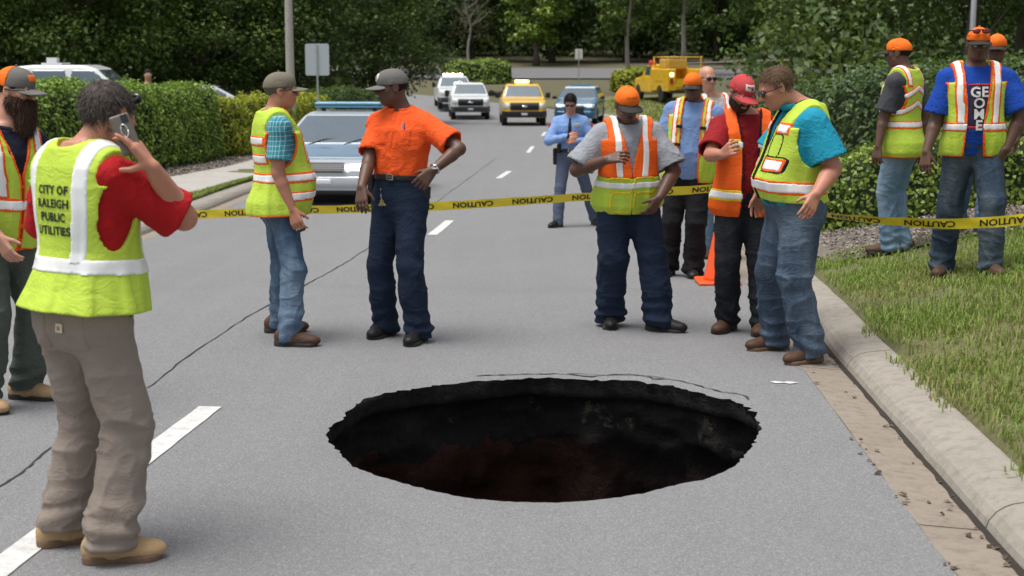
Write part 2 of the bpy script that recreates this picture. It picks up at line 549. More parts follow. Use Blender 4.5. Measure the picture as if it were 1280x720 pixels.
def road_z(x, y):
    q = np.hypot(x - hc[0], y - hc[1]) - np.interp(np.arctan2(y - hc[1], x - hc[0]), th, rh, period=2 * math.pi)
    return rz(y) - .018 * np.exp(-np.clip(q, 0, 9) / .10)
tag(link('road', mesh('road', np.column_stack([RV, road_z(RV[:, 0], RV[:, 1])]), RF, M_asph, True)), kind='structure')

# the pit under it
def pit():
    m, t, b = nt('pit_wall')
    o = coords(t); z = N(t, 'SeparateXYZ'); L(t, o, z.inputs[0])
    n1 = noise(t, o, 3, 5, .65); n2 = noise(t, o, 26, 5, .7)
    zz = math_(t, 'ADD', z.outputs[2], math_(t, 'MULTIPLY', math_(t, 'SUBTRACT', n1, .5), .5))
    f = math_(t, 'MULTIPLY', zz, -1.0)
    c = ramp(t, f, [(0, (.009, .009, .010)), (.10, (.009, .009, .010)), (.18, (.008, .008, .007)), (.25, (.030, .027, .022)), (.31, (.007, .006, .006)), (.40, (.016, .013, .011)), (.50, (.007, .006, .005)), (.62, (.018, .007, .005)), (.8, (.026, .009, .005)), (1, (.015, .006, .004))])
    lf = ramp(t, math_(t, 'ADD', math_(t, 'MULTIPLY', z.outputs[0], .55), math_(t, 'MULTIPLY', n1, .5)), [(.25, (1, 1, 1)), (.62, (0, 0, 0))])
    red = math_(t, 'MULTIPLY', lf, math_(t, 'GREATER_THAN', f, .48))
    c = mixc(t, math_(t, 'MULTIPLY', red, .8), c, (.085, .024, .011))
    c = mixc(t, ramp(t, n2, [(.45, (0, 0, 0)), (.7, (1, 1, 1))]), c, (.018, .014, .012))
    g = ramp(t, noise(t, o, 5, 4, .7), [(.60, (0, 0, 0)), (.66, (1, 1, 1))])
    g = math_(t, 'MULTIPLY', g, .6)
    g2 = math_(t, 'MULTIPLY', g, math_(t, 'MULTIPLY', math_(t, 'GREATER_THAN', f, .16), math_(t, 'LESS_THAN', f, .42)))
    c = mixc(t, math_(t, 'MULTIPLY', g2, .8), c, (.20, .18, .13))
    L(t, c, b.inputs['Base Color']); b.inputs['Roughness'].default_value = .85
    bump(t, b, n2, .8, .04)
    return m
dz = [0, -.02, -.05, -.08, -.11, -.135, -.16, -.19, -.23, -.27, -.31, -.36, -.41, -.47, -.54, -.62, -.7, -.8, -.92, -1.08, -1.3, -1.6, -1.9, -2.2]
PV = []; base_r = rr
for j, d in enumerate(dz):
    und = np.interp(-d, [0, .11, .16, .26, .40, .8, 1.4, 2.2], [0, .02, .12, .18, .16, .30, .42, .30])
    amp = np.interp(-d, [0, .12, .2, 1, 2.2], [.012, .020, .075, .13, .16])
    P3 = np.stack([np.cos(th) * 1.2, np.sin(th) * 1.2, np.full(NH, d * 1.4)], 1)
    R = (rh if j < 2 else (.5 * rh + .5 * base_r if j < 5 else base_r)) + und + amp * (vnoise(P3, 3.2, 4) + .6 * vnoise(P3, 8, 6) + .35 * vnoise(P3, 20, 8)) * (1 if j else 0)
    zc = road_z(hc[0] + R * np.cos(th), hc[1] + R * np.sin(th)) if j == 0 else -.018 + d + .03 * amp / .1 * vnoise(P3, 6, 9)
    PV.append(np.stack([hc[0] + R * np.cos(th), hc[1] + R * np.sin(th), zc * np.ones(NH)], 1))
PF = []
for j in range(len(dz) - 1):
    for i in range(NH): PF.append((j * NH + i, (j + 1) * NH + i, (j + 1) * NH + (i + 1) % NH, j * NH + (i + 1) % NH))
nv = len(dz) * NH
for k in range(1, 6):   # rubble floor
    R = R * (1 - k / 6.0) if k == 1 else R * .72
    P3 = np.stack([R * np.cos(th), R * np.sin(th), 0 * th], 1)
    PV.append(np.stack([hc[0] + R * np.cos(th), hc[1] + R * np.sin(th), -2.25 + .15 * vnoise(P3, 4, 3) + .02 * k], 1))
    j = len(dz) - 2 + k
    for i in range(NH): PF.append((j * NH + i, (j + 1) * NH + i, (j + 1) * NH + (i + 1) % NH, j * NH + (i + 1) % NH))
PV = np.concatenate(PV); PF.append(tuple(range(len(PV) - NH, len(PV))))
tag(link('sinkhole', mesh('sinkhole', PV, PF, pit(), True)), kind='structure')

# cracks and the longitudinal joint
def crack(name, pix, w, jag=.012, world=None, nsub=14, mat=None, lift=.004, seed=0):
    P = [ground_at(u, v) for u, v in pix] if world is None else [Vector((a, b, 0)) for a, b in world]
    rg = np.random.default_rng(seed + 11); pl, pr = [], []
    n = len(P); Q = []
    for i in range(n - 1):
        for k in range(nsub): Q.append(P[i].lerp(P[i + 1], k / nsub))
    Q.append(P[-1]); wob = np.cumsum(rg.normal(size=len(Q))) * jag * .45; wob -= np.linspace(wob[0], wob[-1], len(Q))
    for i, q in enumerate(Q):
        d = (Q[min(i + 1, len(Q) - 1)] - Q[max(i - 1, 0)]); s = Vector((d.y, -d.x, 0)).normalized()
        c = q + s * float(np.clip(wob[i], -.05, .05) + rg.normal() * jag * .25); ww = w * (.35 + .9 * rg.random()) * (1 if 0 < i < len(Q) - 1 else .1)
        for lst, e in ((pl, -1), (pr, 1)):
            x_, y_ = c.x + s.x * e * ww / 2, c.y + s.y * e * ww / 2; lst.append((x_, y_, float(road_z(x_, y_)) + lift))
    V, Fc = strip(pl, pr)
    return tag(link(name, mesh(name, V, Fc, mat or M_crack, False)), kind='structure')
crack('road_joint', [(-60, 650), (0, 606), (60, 568), (195, 481), (300, 405), (380, 360), (440, 325), (480, 298), (570, 235), (620, 198)], .013)
crack('road_crack', None, .013, .014, [(hc[0] + (rh[i] + .07 + .02 * math.sin(i)) * math.cos(th[i]), hc[1] + (rh[i] + .07) * math.sin(th[i])) for i in range(150, 212, 4)], 3)
crack('road_crack', None, .007, .006, [(hc[0] + (rh[i] + .13) * math.cos(th[i]), hc[1] + (rh[i] + .10) * math.sin(th[i])) for i in range(172, 196, 4)], 3, seed=4)

# lane dashes
def dash(a, b, w=.125, ext=0.0):
    A_, B_ = ground_at(*a), ground_at(*b)
    d = (B_ - A_).normalized(); A_ = A_ - d * ext; s = Vector((d.y, -d.x, 0)).normalized() * w / 2
    n = 24; rg = np.random.default_rng(int(a[0])); pl, pr = [], []
    for k in range(n + 1):
        q = A_.lerp(B_, k / n)
        for lst, e in ((pl, -1), (pr, 1)):
            f = 1 + rg.normal() * .025; x_, y_ = q.x + s.x * e * f, q.y + s.y * e * f; lst.append((x_, y_, float(road_z(x_, y_)) + .005))
    V, Fc = strip(pl, pr)
    tag(link('lane_marking', mesh('lane_marking', V, Fc, M_paint, False)), kind='structure')
dash((18, 697), (263, 509), .13, .9); dash((540, 294), (562, 276)); dash((623, 223), (637, 214)); dash((660, 191), (666, 183)); dash((678, 170), (682, 165))
crack('paint_scrap', [(963, 478), (998, 479)], .06, .01, None, 6, M_paint, .005, 9)

# ------------------------------------------------------------------ gutter, kerbs, path
def sweep(xf, prof, y0, y1, step, sgn, jit):
    ys = np.arange(y0, y1 + step * .5, step); P = []
    for y in ys:
        for i, (px, pz) in enumerate(prof): P.append((float(xf(y)) + sgn * px, y, float(rz(y)) + pz))
    n = len(prof); Fc = []
    for j in range(len(ys) - 1):
        for i in range(n - 1):
            q = (j * n + i, j * n + i + 1, (j + 1) * n + i + 1, (j + 1) * n + i); Fc.append(q if sgn > 0 else q[::-1])
    e0 = tuple(range(n)); e1_ = tuple(range((len(ys) - 1) * n, len(ys) * n)); Fc += [e0[::-1] if sgn > 0 else e0, e1_ if sgn > 0 else e1_[::-1]]
    V = np.array(P); V[:, 2] += jit * vnoise(V, 2.0, 3) * .5 + jit * .5 * vnoise(V, 9, 4); V[:, 0] += jit * vnoise(V, 5, 6)
    return V, Fc
gprof = [(0, -.12), (0, .001), (.06, -.004), (.17, -.014), (GUT, -.022), (GUT, -.12)]
kprof = [(GUT + .003, -.12), (GUT + .003, -.018), (GUT + .016, .020), (GUT + .045, .056), (GUT + .08, .078), (GUT + .12, .091), (GUT + .18, .099), (GUT + KW - .02, .105), (GUT + KW, .100), (GUT + KW, -.10)]
for nm, sgn, xf, y0, y1 in (('right', 1, xr, -6.4, 82.0), ('left', -1, xl, -6.4, 76.0)):
    g = tag(empty('kerb_' + nm, (0, 0, 0)), kind='structure')
    y = y0 + (0.0 if sgn > 0 else .8)
    while y < y1:
        st = .25 if y < 16 else .75
        for part, prof, mt in (('gutter_slab', gprof, M_gut), ('kerb_section', kprof, M_conc)):
            V, Fc = sweep(xf, prof, y + .006, y + 2.994 + .0, 2.988 / round(3 / st), sgn, .006)
            link(part, mesh(part, V, Fc, mt, False), g)
        y += 3.0

def verge(name, xs_f, y0, y1, mat, lift=0.0, n=40, st=.5):
    ys = np.arange(y0, y1 + .01, st); V = []; Fc = []
    for y in ys:
        a, b = xs_f(y)
        for x in a + (b - a) * np.linspace(0, 1, n) ** 1.8: V.append((x, y, 0))
    V = np.array(V); V[:, 2] = gz(V[:, 0], V[:, 1]) + lift + .015 * vnoise(V * [1, 1, 0], 2.0, 3) * (np.abs(V[:, 0]) < 30)
    for j in range(len(ys) - 1):
        for i in range(n - 1):
            q = (j * n + i, j * n + i + 1, (j + 1) * n + i + 1, (j + 1) * n + i); Fc.append(q)
    me = mesh(name, V, np.array(Fc), mat, True)
    return tag(link(name, me), kind='structure')
verge('ground_right', lambda y: (float(xr(y)) + GUT + KW - .01, 75.0), -14, 86, M_turf)
o = verge('ground_left', lambda y: (float(xl(y)) - GUT - KW + .01, -75.0), -14, 82, M_turf)
o.data.flip_normals()
# far ground: where the road bends away, up to the second road and the wood
X = np.linspace(-90, 90, 61); V, Fc = sheet(X, np.arange(80, 340, 3.0), lambda a, b: rz(b) - .06)
tag(link('ground_far', mesh('ground_far', V, Fc, soil('far_verge', (.10, .085, .055), (.09, .10, .04), (.13, .10, .07), 1.2), True)), kind='structure')
V, Fc = sheet(np.linspace(-90, 90, 31), np.array([102., 104, 106, 108, 110, 112]), lambda a, b: rz(b) + .03)
tag(link('far_road', mesh('far_road', V, Fc, concrete('old_asphalt', (.13, .13, .132), (.17, .17, .172), .3), True)), kind='structure')
# pavement on the left, laid in slabs
px0 = lambda y: float(np.interp(y, [10, 26, 30, 45, 60], [-7.0, -6.45, -6.05, -5.7, -5.3]))
pv = tag(empty('pavement', (0, 0, 0)), kind='structure')
y = 12.0
while y < 58:
    P = []
    for yy_ in (y + .008, y + 1.492):
        for dx in (0, 1.35): P.append((px0(yy_) + dx, yy_, float(gz(px0(yy_) + dx, yy_)) + .03))
    V = P + [(a, b, c - .12) for a, b, c in P]
    link('slab', mesh('slab', V, [(0, 1, 3, 2), (0, 4, 5, 1), (1, 5, 7, 3), (3, 7, 6, 2), (2, 6, 4, 0)], M_walk, False), pv); y += 1.5
# mulch beds
def bed(name, poly_f, y0, y1, lift):
    ys = np.arange(y0, y1, .3); V = []
    for y in ys:
        a, b = poly_f(y)
        for x in np.linspace(a, b, 24): V.append((x, y, 0))
    V = np.array(V); V[:, 2] = gz(V[:, 0], V[:, 1]) + lift + .02 * vnoise(V * [1, 1, 0], 3, 2); n = 24
    Fc = np.array([(j * n + i, j * n + i + 1, (j + 1) * n + i + 1, (j + 1) * n + i) for j in range(len(ys) - 1) for i in range(n - 1)])
    return tag(link(name, mesh(name, V, Fc, M_mulch, True)), kind='structure')
bed('mulch_bed', lambda y: (float(xr(y)) + GUT + KW + .25 + .1 * math.sin(y * 1.3), 16), 12.3, 24, .028)
bed('mulch_bed', lambda y: (px0(y) - .02, px0(y) - 3.2), 12, 58, .028).data.flip_normals()

# ------------------------------------------------------------------ leaf meshes
def leafmesh(name, P, Nn, size, mat, rg, tilt=.7, asp=.55, rnd=None, fold=.18):
    n = len(P); P = np.asarray(P, f32); Nn = np.asarray(Nn, f32)
    Nn = Nn + tilt * rg.normal(size=(n, 3)); Nn /= np.linalg.norm(Nn, axis=1, keepdims=True) + 1e-9
    a = rg.normal(size=(n, 3)); a -= Nn * (a * Nn).sum(1, keepdims=True); a /= np.linalg.norm(a, axis=1, keepdims=True) + 1e-9
    b = np.cross(Nn, a); s = (size * (.65 + .7 * rg.random(n)))[:, None]
    V = np.stack([P - a * s * .5, P + b * s * asp * .5 + Nn * s * fold, P + a * s * .5, P - b * s * asp * .5 + Nn * s * fold], 1).reshape(-1, 3)
    Fc = np.arange(n * 4).reshape(n, 4)
    me = mesh(name, V, Fc, mat, False)
    r_ = rg.random(n) if rnd is None else rnd
    at = me.attributes.new('rnd', 'FLOAT', 'FACE'); at.data.foreach_set('value', r_.astype(f32))
    return me

def hedge(label, pts, wid, hgt, size, dens, mat, seed, core, name='hedge', group=None, shag=.10, taper=.85):
    """clipped hedge along a polyline of (x, y); box section with rounded, uneven faces"""
    rg = np.random.default_rng(seed); pts = [Vector((a, b, 0)) for a, b in pts]
    seg = [(pts[i + 1] - pts[i]).length for i in range(len(pts) - 1)]; Lt = sum(seg)
    cum = np.concatenate([[0], np.cumsum(seg)])
    def cl(s):
        x = np.interp(s, cum, [p.x for p in pts]); y = np.interp(s, cum, [p.y for p in pts]); return x, y
    def nrm(s):
        x0, y0 = cl(s - .3); x1, y1 = cl(s + .3); d = np.stack([x1 - x0, y1 - y0], -1); d /= np.linalg.norm(d, axis=-1, keepdims=True) + 1e-9
        return d, np.stack([d[..., 1], -d[..., 0]], -1)
    def section(a):   # superellipse from left foot over the top to the right foot
        c, s_ = np.cos(a), np.sin(a); e = .38
        return np.sign(c) * np.abs(c) ** e, np.maximum(s_, 0) ** e
    root = empty(name, (pts[0].x, pts[0].y, float(gz(pts[0].x, pts[0].y)))); base = np.array(root.location)
    tag(root, label, 'hedge', group)
    def surf(s, a, k=1.0):
        x, y = cl(np.clip(s, 0, Lt)); d, nn = nrm(np.clip(s, .31, Lt - .31)); cx, sz = section(a)
        endk = np.clip(np.minimum(s, Lt - s) / (.35 * wid), 0, 1) ** .4
        n3 = np.stack([s * .9, cx * 1.3 + 5, sz * 1.3], -1).reshape(-1, 3)
        bu = 1 + shag * (vnoise(n3, 1.6, seed % 9) + .6 * vnoise(n3, 4.5, 2)).reshape(s.shape)
        w2 = wid / 2 * (taper + (1 - taper) * (1 - sz)) * k * bu * (.35 + .65 * endk); hh = hgt * k * (1 + .6 * (bu - 1)) * (.75 + .25 * endk)
        X_ = x + nn[..., 0] * cx * w2; Y_ = y + nn[..., 1] * cx * w2; Z_ = gz(x, y) - .02 + sz * hh
        return np.stack([X_, Y_, Z_], -1), d, nn
    # dense twiggy core
    S, A_ = np.meshgrid(np.linspace(0, Lt, max(8, int(Lt / .3))), np.linspace(0, math.pi, 21), indexing='ij')
    C, _, _ = surf(S, A_, .90); ns, na = S.shape; Vc = C.reshape(-1, 3) - base
    Fc = [(i * na + j, i * na + j + 1, (i + 1) * na + j + 1, (i + 1) * na + j) for i in range(ns - 1) for j in range(na - 1)] + [tuple(range(na)), tuple(range((ns - 1) * na, ns * na))[::-1]]
    link('branches', mesh('branches', Vc, Fc, core, True), root)
    per = wid + 2 * hgt; n = int(Lt * per * dens)
    s = rg.random(n) * Lt; a = rg.random(n) * math.pi
    # even spread along the section: pick by arc length
    aa = np.linspace(0, math.pi, 400); cx, sz = section(aa); arc = np.concatenate([[0], np.cumsum(np.hypot(np.diff(cx * wid / 2), np.diff(sz * hgt)))])
    a = np.interp(rg.random(n) * arc[-1], arc, aa)
    ke = .90 + .13 * rg.random(n) ** .7
    P, d, nn = surf(s, a, ke[:, None][:, 0])
    ne_ = int(n * wid / Lt * .5)
    for s_end, sg in ((0.0, -1), (Lt, 1)):
        q = rg.random(ne_) * math.pi; kk = np.sqrt(rg.random(ne_)); Pe, de, _ = surf(np.full(ne_, s_end), q, kk)
        Pe[:, :2] += de * sg * (.03 * rg.random((ne_, 1))); P = np.concatenate([P, Pe]); ke = np.concatenate([ke, .9 + .12 * rg.random(ne_)]); a = np.concatenate([a, q]); s = np.concatenate([s, np.full(ne_, s_end)]); nn = np.concatenate([nn, de * sg / np.maximum(np.abs(section(q)[0])[:, None], .3)])
    cx, sz = section(a)
    Nn = np.stack([nn[:, 0] * cx, nn[:, 1] * cx, sz ** 2 + .25], -1)
    P = P + rg.normal(size=P.shape) * size * .25
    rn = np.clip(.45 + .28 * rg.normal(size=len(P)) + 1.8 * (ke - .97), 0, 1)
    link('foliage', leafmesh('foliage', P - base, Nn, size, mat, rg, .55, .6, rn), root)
    return root

core_m = plain('hedge_core', (.018, .030, .010), .9, 0, .5, 12)
F_h1 = foliage('hedge_green', (0.072, 0.138, 0.022), (0.180, 0.288, 0.043), (0.336, 0.480, 0.090)); F_h2 = foliage('hedge_dark', (0.022, 0.050, 0.014), (0.058, 0.108, 0.031), (0.144, 0.207, 0.072))
F_h3 = foliage('hedge_yellow', (0.149, 0.184, 0.016), (0.322, 0.356, 0.028), (0.506, 0.517, 0.057)); F_h4 = foliage('hedge_light', (0.057, 0.103, 0.016), (0.161, 0.241, 0.034), (0.345, 0.460, 0.081))
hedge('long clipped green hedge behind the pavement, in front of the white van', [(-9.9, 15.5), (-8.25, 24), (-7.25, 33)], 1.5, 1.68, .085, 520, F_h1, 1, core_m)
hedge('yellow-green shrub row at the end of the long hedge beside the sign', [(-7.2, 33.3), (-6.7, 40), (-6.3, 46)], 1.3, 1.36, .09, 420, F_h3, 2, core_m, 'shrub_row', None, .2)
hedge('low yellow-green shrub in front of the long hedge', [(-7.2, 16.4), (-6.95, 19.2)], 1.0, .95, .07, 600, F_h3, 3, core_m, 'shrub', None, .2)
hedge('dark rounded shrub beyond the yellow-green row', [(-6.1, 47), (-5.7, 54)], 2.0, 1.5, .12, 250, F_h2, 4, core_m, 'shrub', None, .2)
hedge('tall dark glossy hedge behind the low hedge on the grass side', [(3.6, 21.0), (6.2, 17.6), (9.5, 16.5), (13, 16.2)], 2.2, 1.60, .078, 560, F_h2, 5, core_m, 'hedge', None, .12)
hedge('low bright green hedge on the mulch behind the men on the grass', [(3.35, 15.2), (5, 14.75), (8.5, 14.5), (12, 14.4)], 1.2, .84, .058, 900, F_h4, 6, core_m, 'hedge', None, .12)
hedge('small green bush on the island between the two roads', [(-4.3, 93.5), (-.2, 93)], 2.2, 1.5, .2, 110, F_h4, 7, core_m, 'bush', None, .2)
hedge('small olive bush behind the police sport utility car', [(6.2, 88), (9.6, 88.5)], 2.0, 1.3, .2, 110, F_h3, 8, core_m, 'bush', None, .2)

# ------------------------------------------------------------------ trees
bark = concrete('bark', (.075, .062, .05), (.13, .11, .09), 4); bark_l = concrete('bark_pale', (.22, .20, .17), (.32, .30, .26), 4)
F_t1 = foliage('leaf_dark', (0.023, 0.048, 0.014), (0.066, 0.115, 0.031), (0.150, 0.218, 0.063)); F_t2 = foliage('leaf_mid', (0.038, 0.075, 0.016), (0.107, 0.176, 0.038), (0.213, 0.309, 0.075))
F_t3 = foliage('leaf_bright', (0.092, 0.149, 0.021), (0.207, 0.310, 0.046), (0.368, 0.471, 0.092)); F_t4 = foliage('leaf_blue', (0.030, 0.059, 0.027), (0.081, 0.135, 0.065), (0.182, 0.257, 0.128))
def tree_mesh(H, R, trunk_h, nclump, per, leaf, seed, mat, brk, flat=.75, r0=.22, low=0.0, bare=False):
    rg = np.random.default_rng(seed)
    mb = MB(); top = H * .86; n = 9
    sp_ = [Vector((.25 * math.sin(i * 1.1 + seed) * i / n, .25 * math.cos(i * .8 + seed) * i / n, top * i / n)) for i in range(n + 1)]
    mb.tube(sp_, [r0 * (1 - .86 * i / n) * (1.35 if i == 0 else 1) for i in range(n + 1)], 9)
    C = []
    cz = trunk_h + (H - trunk_h) * .52; hz = (H - trunk_h) * .55
    nb = max(10, nclump // 5)
    for i in range(nclump):
        for _ in range(40):
            v = rg.normal(size=3); v /= np.linalg.norm(v); k = rg.random() ** .42
            q = np.array([v[0] * R * k, v[1] * R * k, cz + v[2] * hz * k])
            wz = (q[2] - trunk_h) / (H - trunk_h)
            lim = R * (1.0 - .55 * max(0, wz - .35) / .65) * (.80 + .34 * vnoise(np.array([[v[0] * 1.5, v[1] * 1.5, v[2] * 1.5 + seed]]), 1.7, 3)[0])
            if math.hypot(q[0], q[1]) < lim and q[2] > trunk_h * (.8 - low): break
        C.append(q)
    C = np.array(C)
    for i in range(nb):
        q = Vector(C[rg.integers(len(C))]); s0 = sp_[max(1, min(n - 1, int((q.z - .25 * math.hypot(q.x, q.y) - .3) / top * n)))]
        m = s0.lerp(q, .5) + Vector((0, 0, -.12 * (q - s0).length * .5)); mb.tube([s0, m, q], [r0 * .34, r0 * .2, r0 * .05], 6)
        for _ in range(4 if bare else 2):
            a = m.lerp(q, rg.random()); e = a + Vector(rg.normal(size=3)) * .16 * R + Vector((0, 0, .1 * R)); mb.tube([a, e], [r0 * .10, r0 * .03], 5)
    cr = .62 * R / 3.5 * (1 + .5 * rg.random(len(C))); idx = np.repeat(np.arange(len(C)), per)
    v = rg.normal(size=(len(idx), 3)); v /= np.linalg.norm(v, axis=1, keepdims=True); k = rg.random(len(idx)) ** .45
    P = C[idx] + v * (cr[idx] * k)[:, None] * np.array([1.25, 1.25, flat])
    Nn = v * .6 + np.array([0, 0, .7])
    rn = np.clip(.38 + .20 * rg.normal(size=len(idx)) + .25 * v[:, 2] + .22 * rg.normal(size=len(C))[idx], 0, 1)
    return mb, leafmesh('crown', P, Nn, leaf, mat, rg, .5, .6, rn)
def make_tree(key, *a, **k):
    mb, cm = tree_mesh(*a, **k)
    return (mesh('trunk_' + key, mb.V, mb.F, a[8], True), cm)
TK = {'dark': make_tree('dark', 15, 4.6, 1.2, 150, 80, .34, 21, F_t1, bark, low=.5),
      'mid': make_tree('mid', 14, 4.4, 1.6, 130, 80, .32, 22, F_t2, bark, low=.3),
      'bright': make_tree('bright', 10, 3.0, 1.8, 80, 70, .28, 23, F_t3, bark),
      'blue': make_tree('blue', 16, 4.4, 1.0, 150, 80, .34, 24, F_t4, bark, low=.6),
      'near': make_tree('near', 11, 3.9, 1.0, 170, 170, .155, 25, F_t2, bark, low=.6),
      'neard': make_tree('neard', 12, 3.9, 1.2, 170, 170, .155, 26, F_t1, bark, low=.6),
      'high': make_tree('high', 12, 4.2, 2.7, 170, 170, .155, 29, F_t1, bark, low=.0),
      'slim': make_tree('slim', 10, 2.8, 3.4, 60, 75, .26, 27, F_t2, bark_l, r0=.17),
      'bare': make_tree('bare', 6.2, 2.3, 1.6, 60, 10, .12, 28, foliage('leaf_tan', (0.080, 0.065, 0.040), (0.130, 0.110, 0.075), (0.200, 0.170, 0.120)), bark_l, r0=.12, bare=True)}
def tree(key, x, y, label, group=None, s=1.0, rot=None, dz=0.0):
    o = empty('tree', (x, y, float(gz(x, y)) - .05 + dz), random.random() * 6.28 if rot is None else rot)
    o.scale = (s, s, s * random.uniform(.92, 1.1)); tag(o, label, 'tree', group)
    link('trunk', TK[key][0], o); link('crown', TK[key][1], o)
    return o
for i, x in enumerate(np.arange(-46, 60, 6.2)):
    k = ('dark', 'blue', 'mid', 'dark', 'mid')[i % 5]
    lb = {'dark': 'dark green broadleaf tree in the woodland edge beyond the far road', 'blue': 'tall blue-green tree in the woodland edge beyond the far road', 'mid': 'mid green leafy tree in the woodland edge beyond the far road'}[k]
    tree(k, x + random.uniform(-1.5, 1.5), 126 + random.uniform(-4, 4), lb, {'dark': 'dark', 'blue': 'blue-green', 'mid': 'mid green'}[k] + ' trees beyond the far road', random.uniform(.95, 1.25))
for i, x in enumerate(np.arange(-52, 66, 8.0)):
    tree(('blue', 'dark')[i % 2], x, 139 + random.uniform(-3, 3), 'tall shaded tree deep in the wood behind the front row', 'trees deep in the wood', random.uniform(1.3, 1.6))
for x, y, s in ((-20.5, 50, 1.0), (-16.2, 53, 1.1), (-24, 55, 1.1), (-12.2, 57, 1.05)):
    tree('near', x, y, 'leafy green tree standing behind the white vehicles past the long hedge', 'green trees behind the parked white vehicles', s)
for x, y, s in ((-18, 60, 1.2), (-9.2, 60, 1.1), (-6.6, 68, 1.1), (-14, 66, 1.2), (-22, 64, 1.2), (-26, 60, 1.2)):
    tree('neard', x, y, 'dark leafy tree towering behind the light pole and the long hedge', 'dark trees behind the long hedge', s)
for x, y, s, k in ((15.5, 44, 1.0, 'high'), (20, 47, 1.05, 'high'), (13.0, 41, .95, 'high'), (18.5, 38, 1.0, 'high'), (24, 44, 1.1, 'high'), (13.5, 55, 1.1, 'near'), (18, 59, 1.1, 'near')):
    tree(k, x, y, 'dark leafy tree behind the tall glossy hedge' if k == 'high' else 'lighter green tree behind the tall glossy hedge', ('dark' if k == 'high' else 'lighter') + ' trees behind the glossy hedge', s)
tree('slim', 7.4, 92, 'slender tree with a bare pale trunk beside the yellow service truck', None, 1.0)
tree('slim', 12.4, 104, 'slim tree rising behind the yellow service truck', None, 1.1)
tree('bare', -3.1, 103, 'small leafless tan tree between the far road and the wood', None, 1.0)
tree('bright', -8.0, 106, 'bright green young tree beside the leafless tan tree', None, .9)
tree('bright', 2.0, 118, 'bright green tree at the wood edge behind the yellow pickup', None, 1.1)
tree('mid', 17.5, 96, 'mid green tree behind the rail fence', None, .9)
# undergrowth that closes the foot of the wood
rg = np.random.default_rng(9)
def thicket(x0, x1, y0, y1, h, n, size, mat, seed):
    rg = np.random.default_rng(seed)
    x = rg.uniform(x0, x1, n); y = rg.uniform(y0, y1, n); hh = h * (.6 + .5 * vnoise(np.stack([x, y, 0 * x], 1), .22, 4)); z = gz(x, y) + np.abs(rg.random(n)) ** .8 * hh
    return tag(link('undergrowth', leafmesh('undergrowth', np.stack([x, y, z], 1), np.tile([0, -.5, .6], (n, 1)), size, mat, rg, .6)), 'dark tangled undergrowth filling the foot of the wood', 'undergrowth', kind='stuff')
thicket(-58, 66, 131, 150, 7.5, 26000, .55, F_t1, 3)
thicket(-30, -7, 58, 74, 5, 15000, .30, F_t1, 4)
thicket(9, 30, 44, 64, 5, 12000, .30, F_t1, 5)
x_ = np.linspace(-110, 120, 60); V = []; 
for xx in x_:
    for (dy, z_) in ((0, 0), (0, 5), (3, 12), (9, 20), (20, 24)): V.append((xx, 150 + dy + 3 * math.sin(xx * .21), float(rz(150)) - 1 + z_ * (1 + .14 * math.sin(xx * .37) + .1 * math.sin(xx * .9))))
V = np.array(V); V += .8 * np.stack([vnoise(V, .5, 1), vnoise(V, .5, 2), vnoise(V, .5, 3)], 1)
Fc = np.array([(i * 5 + j, (i + 1) * 5 + j, (i + 1) * 5 + j + 1, i * 5 + j + 1) for i in range(59) for j in range(4)])
tag(link('woodland', mesh('woodland', V, Fc, plain('wood_depth', (.014, .024, .010), .95, 0, .5, 1.2, .1), True)), 'deep dark mass of woodland closing the view', 'wood', kind='stuff')

# ------------------------------------------------------------------ grass, chips, litter
def grass(name, P, size, seed, label, wid=.006, mats=None):
    rg = np.random.default_rng(seed); n = len(P)
    a = rg.random(n) * 6.283; d = np.stack([np.cos(a), np.sin(a), 0 * a], 1); h = size * (.45 + .9 * rg.random(n)); ln = rg.random(n) * .9 + .15
    s = np.stack([-np.sin(a), np.cos(a), 0 * a], 1) * wid * (.6 + .8 * rg.random(n))[:, None]
    tip = P + d * (h * ln)[:, None] + np.array([0, 0, 1]) * (h * np.sqrt(np.clip(1 - ln ** 2 * .6, .15, 1)))[:, None]
    mid = P + d * (h * ln * .3)[:, None] + np.array([0, 0, 1]) * (h * .62)[:, None]
    V = np.stack([P - s, P + s, mid + s * .8, mid - s * .8, tip], 1).reshape(-1, 3)
    b = np.arange(n)[:, None] * 5
    Fc = np.concatenate([b + [0, 1, 2, 3]]).tolist(); Ft = (b + [3, 2, 4]).tolist()
    me = bpy.data.meshes.new(name)
    me.vertices.add(len(V)); me.vertices.foreach_set('co', V.astype(f32).ravel())
    q = b + [0, 1, 2, 3]; tr = b + [3, 2, 4]
    lp = np.concatenate([q.ravel(), tr.ravel()]).astype(np.int32); me.loops.add(len(lp)); me.loops.foreach_set('vertex_index', lp)
    me.polygons.add(2 * n); me.polygons.foreach_set('loop_start', np.concatenate([np.arange(n) * 4, n * 4 + np.arange(n) * 3]).astype(np.int32))
    me.update(calc_edges=True); me.materials.append(mats)
    r_ = np.clip(.5 + .25 * rg.normal(size=n) + .3 * vnoise(P * [1, 1, 0], 1.6, 5), 0, 1); at = me.attributes.new('rnd', 'FLOAT', 'FACE'); at.data.foreach_set('value', np.concatenate([r_, r_]).astype(f32))
    return tag(link(name, me), label, 'grass', kind='stuff')
F_g = foliage('grass_blade', (0.336, 0.280, 0.123), (0.190, 0.274, 0.056), (0.269, 0.392, 0.084), .6, .3)
n = 150000
y = rg.uniform(4.5, 12.9, n) ; w_ = rg.random(n) ** 1.25; x = xr(y) + GUT + KW - .09 + w_ * (5.3)
keep = (x < .40 * y + .5) & (y < 12.5 + .3 * np.sin(x * 2.3) + .3 * rg.random(n))
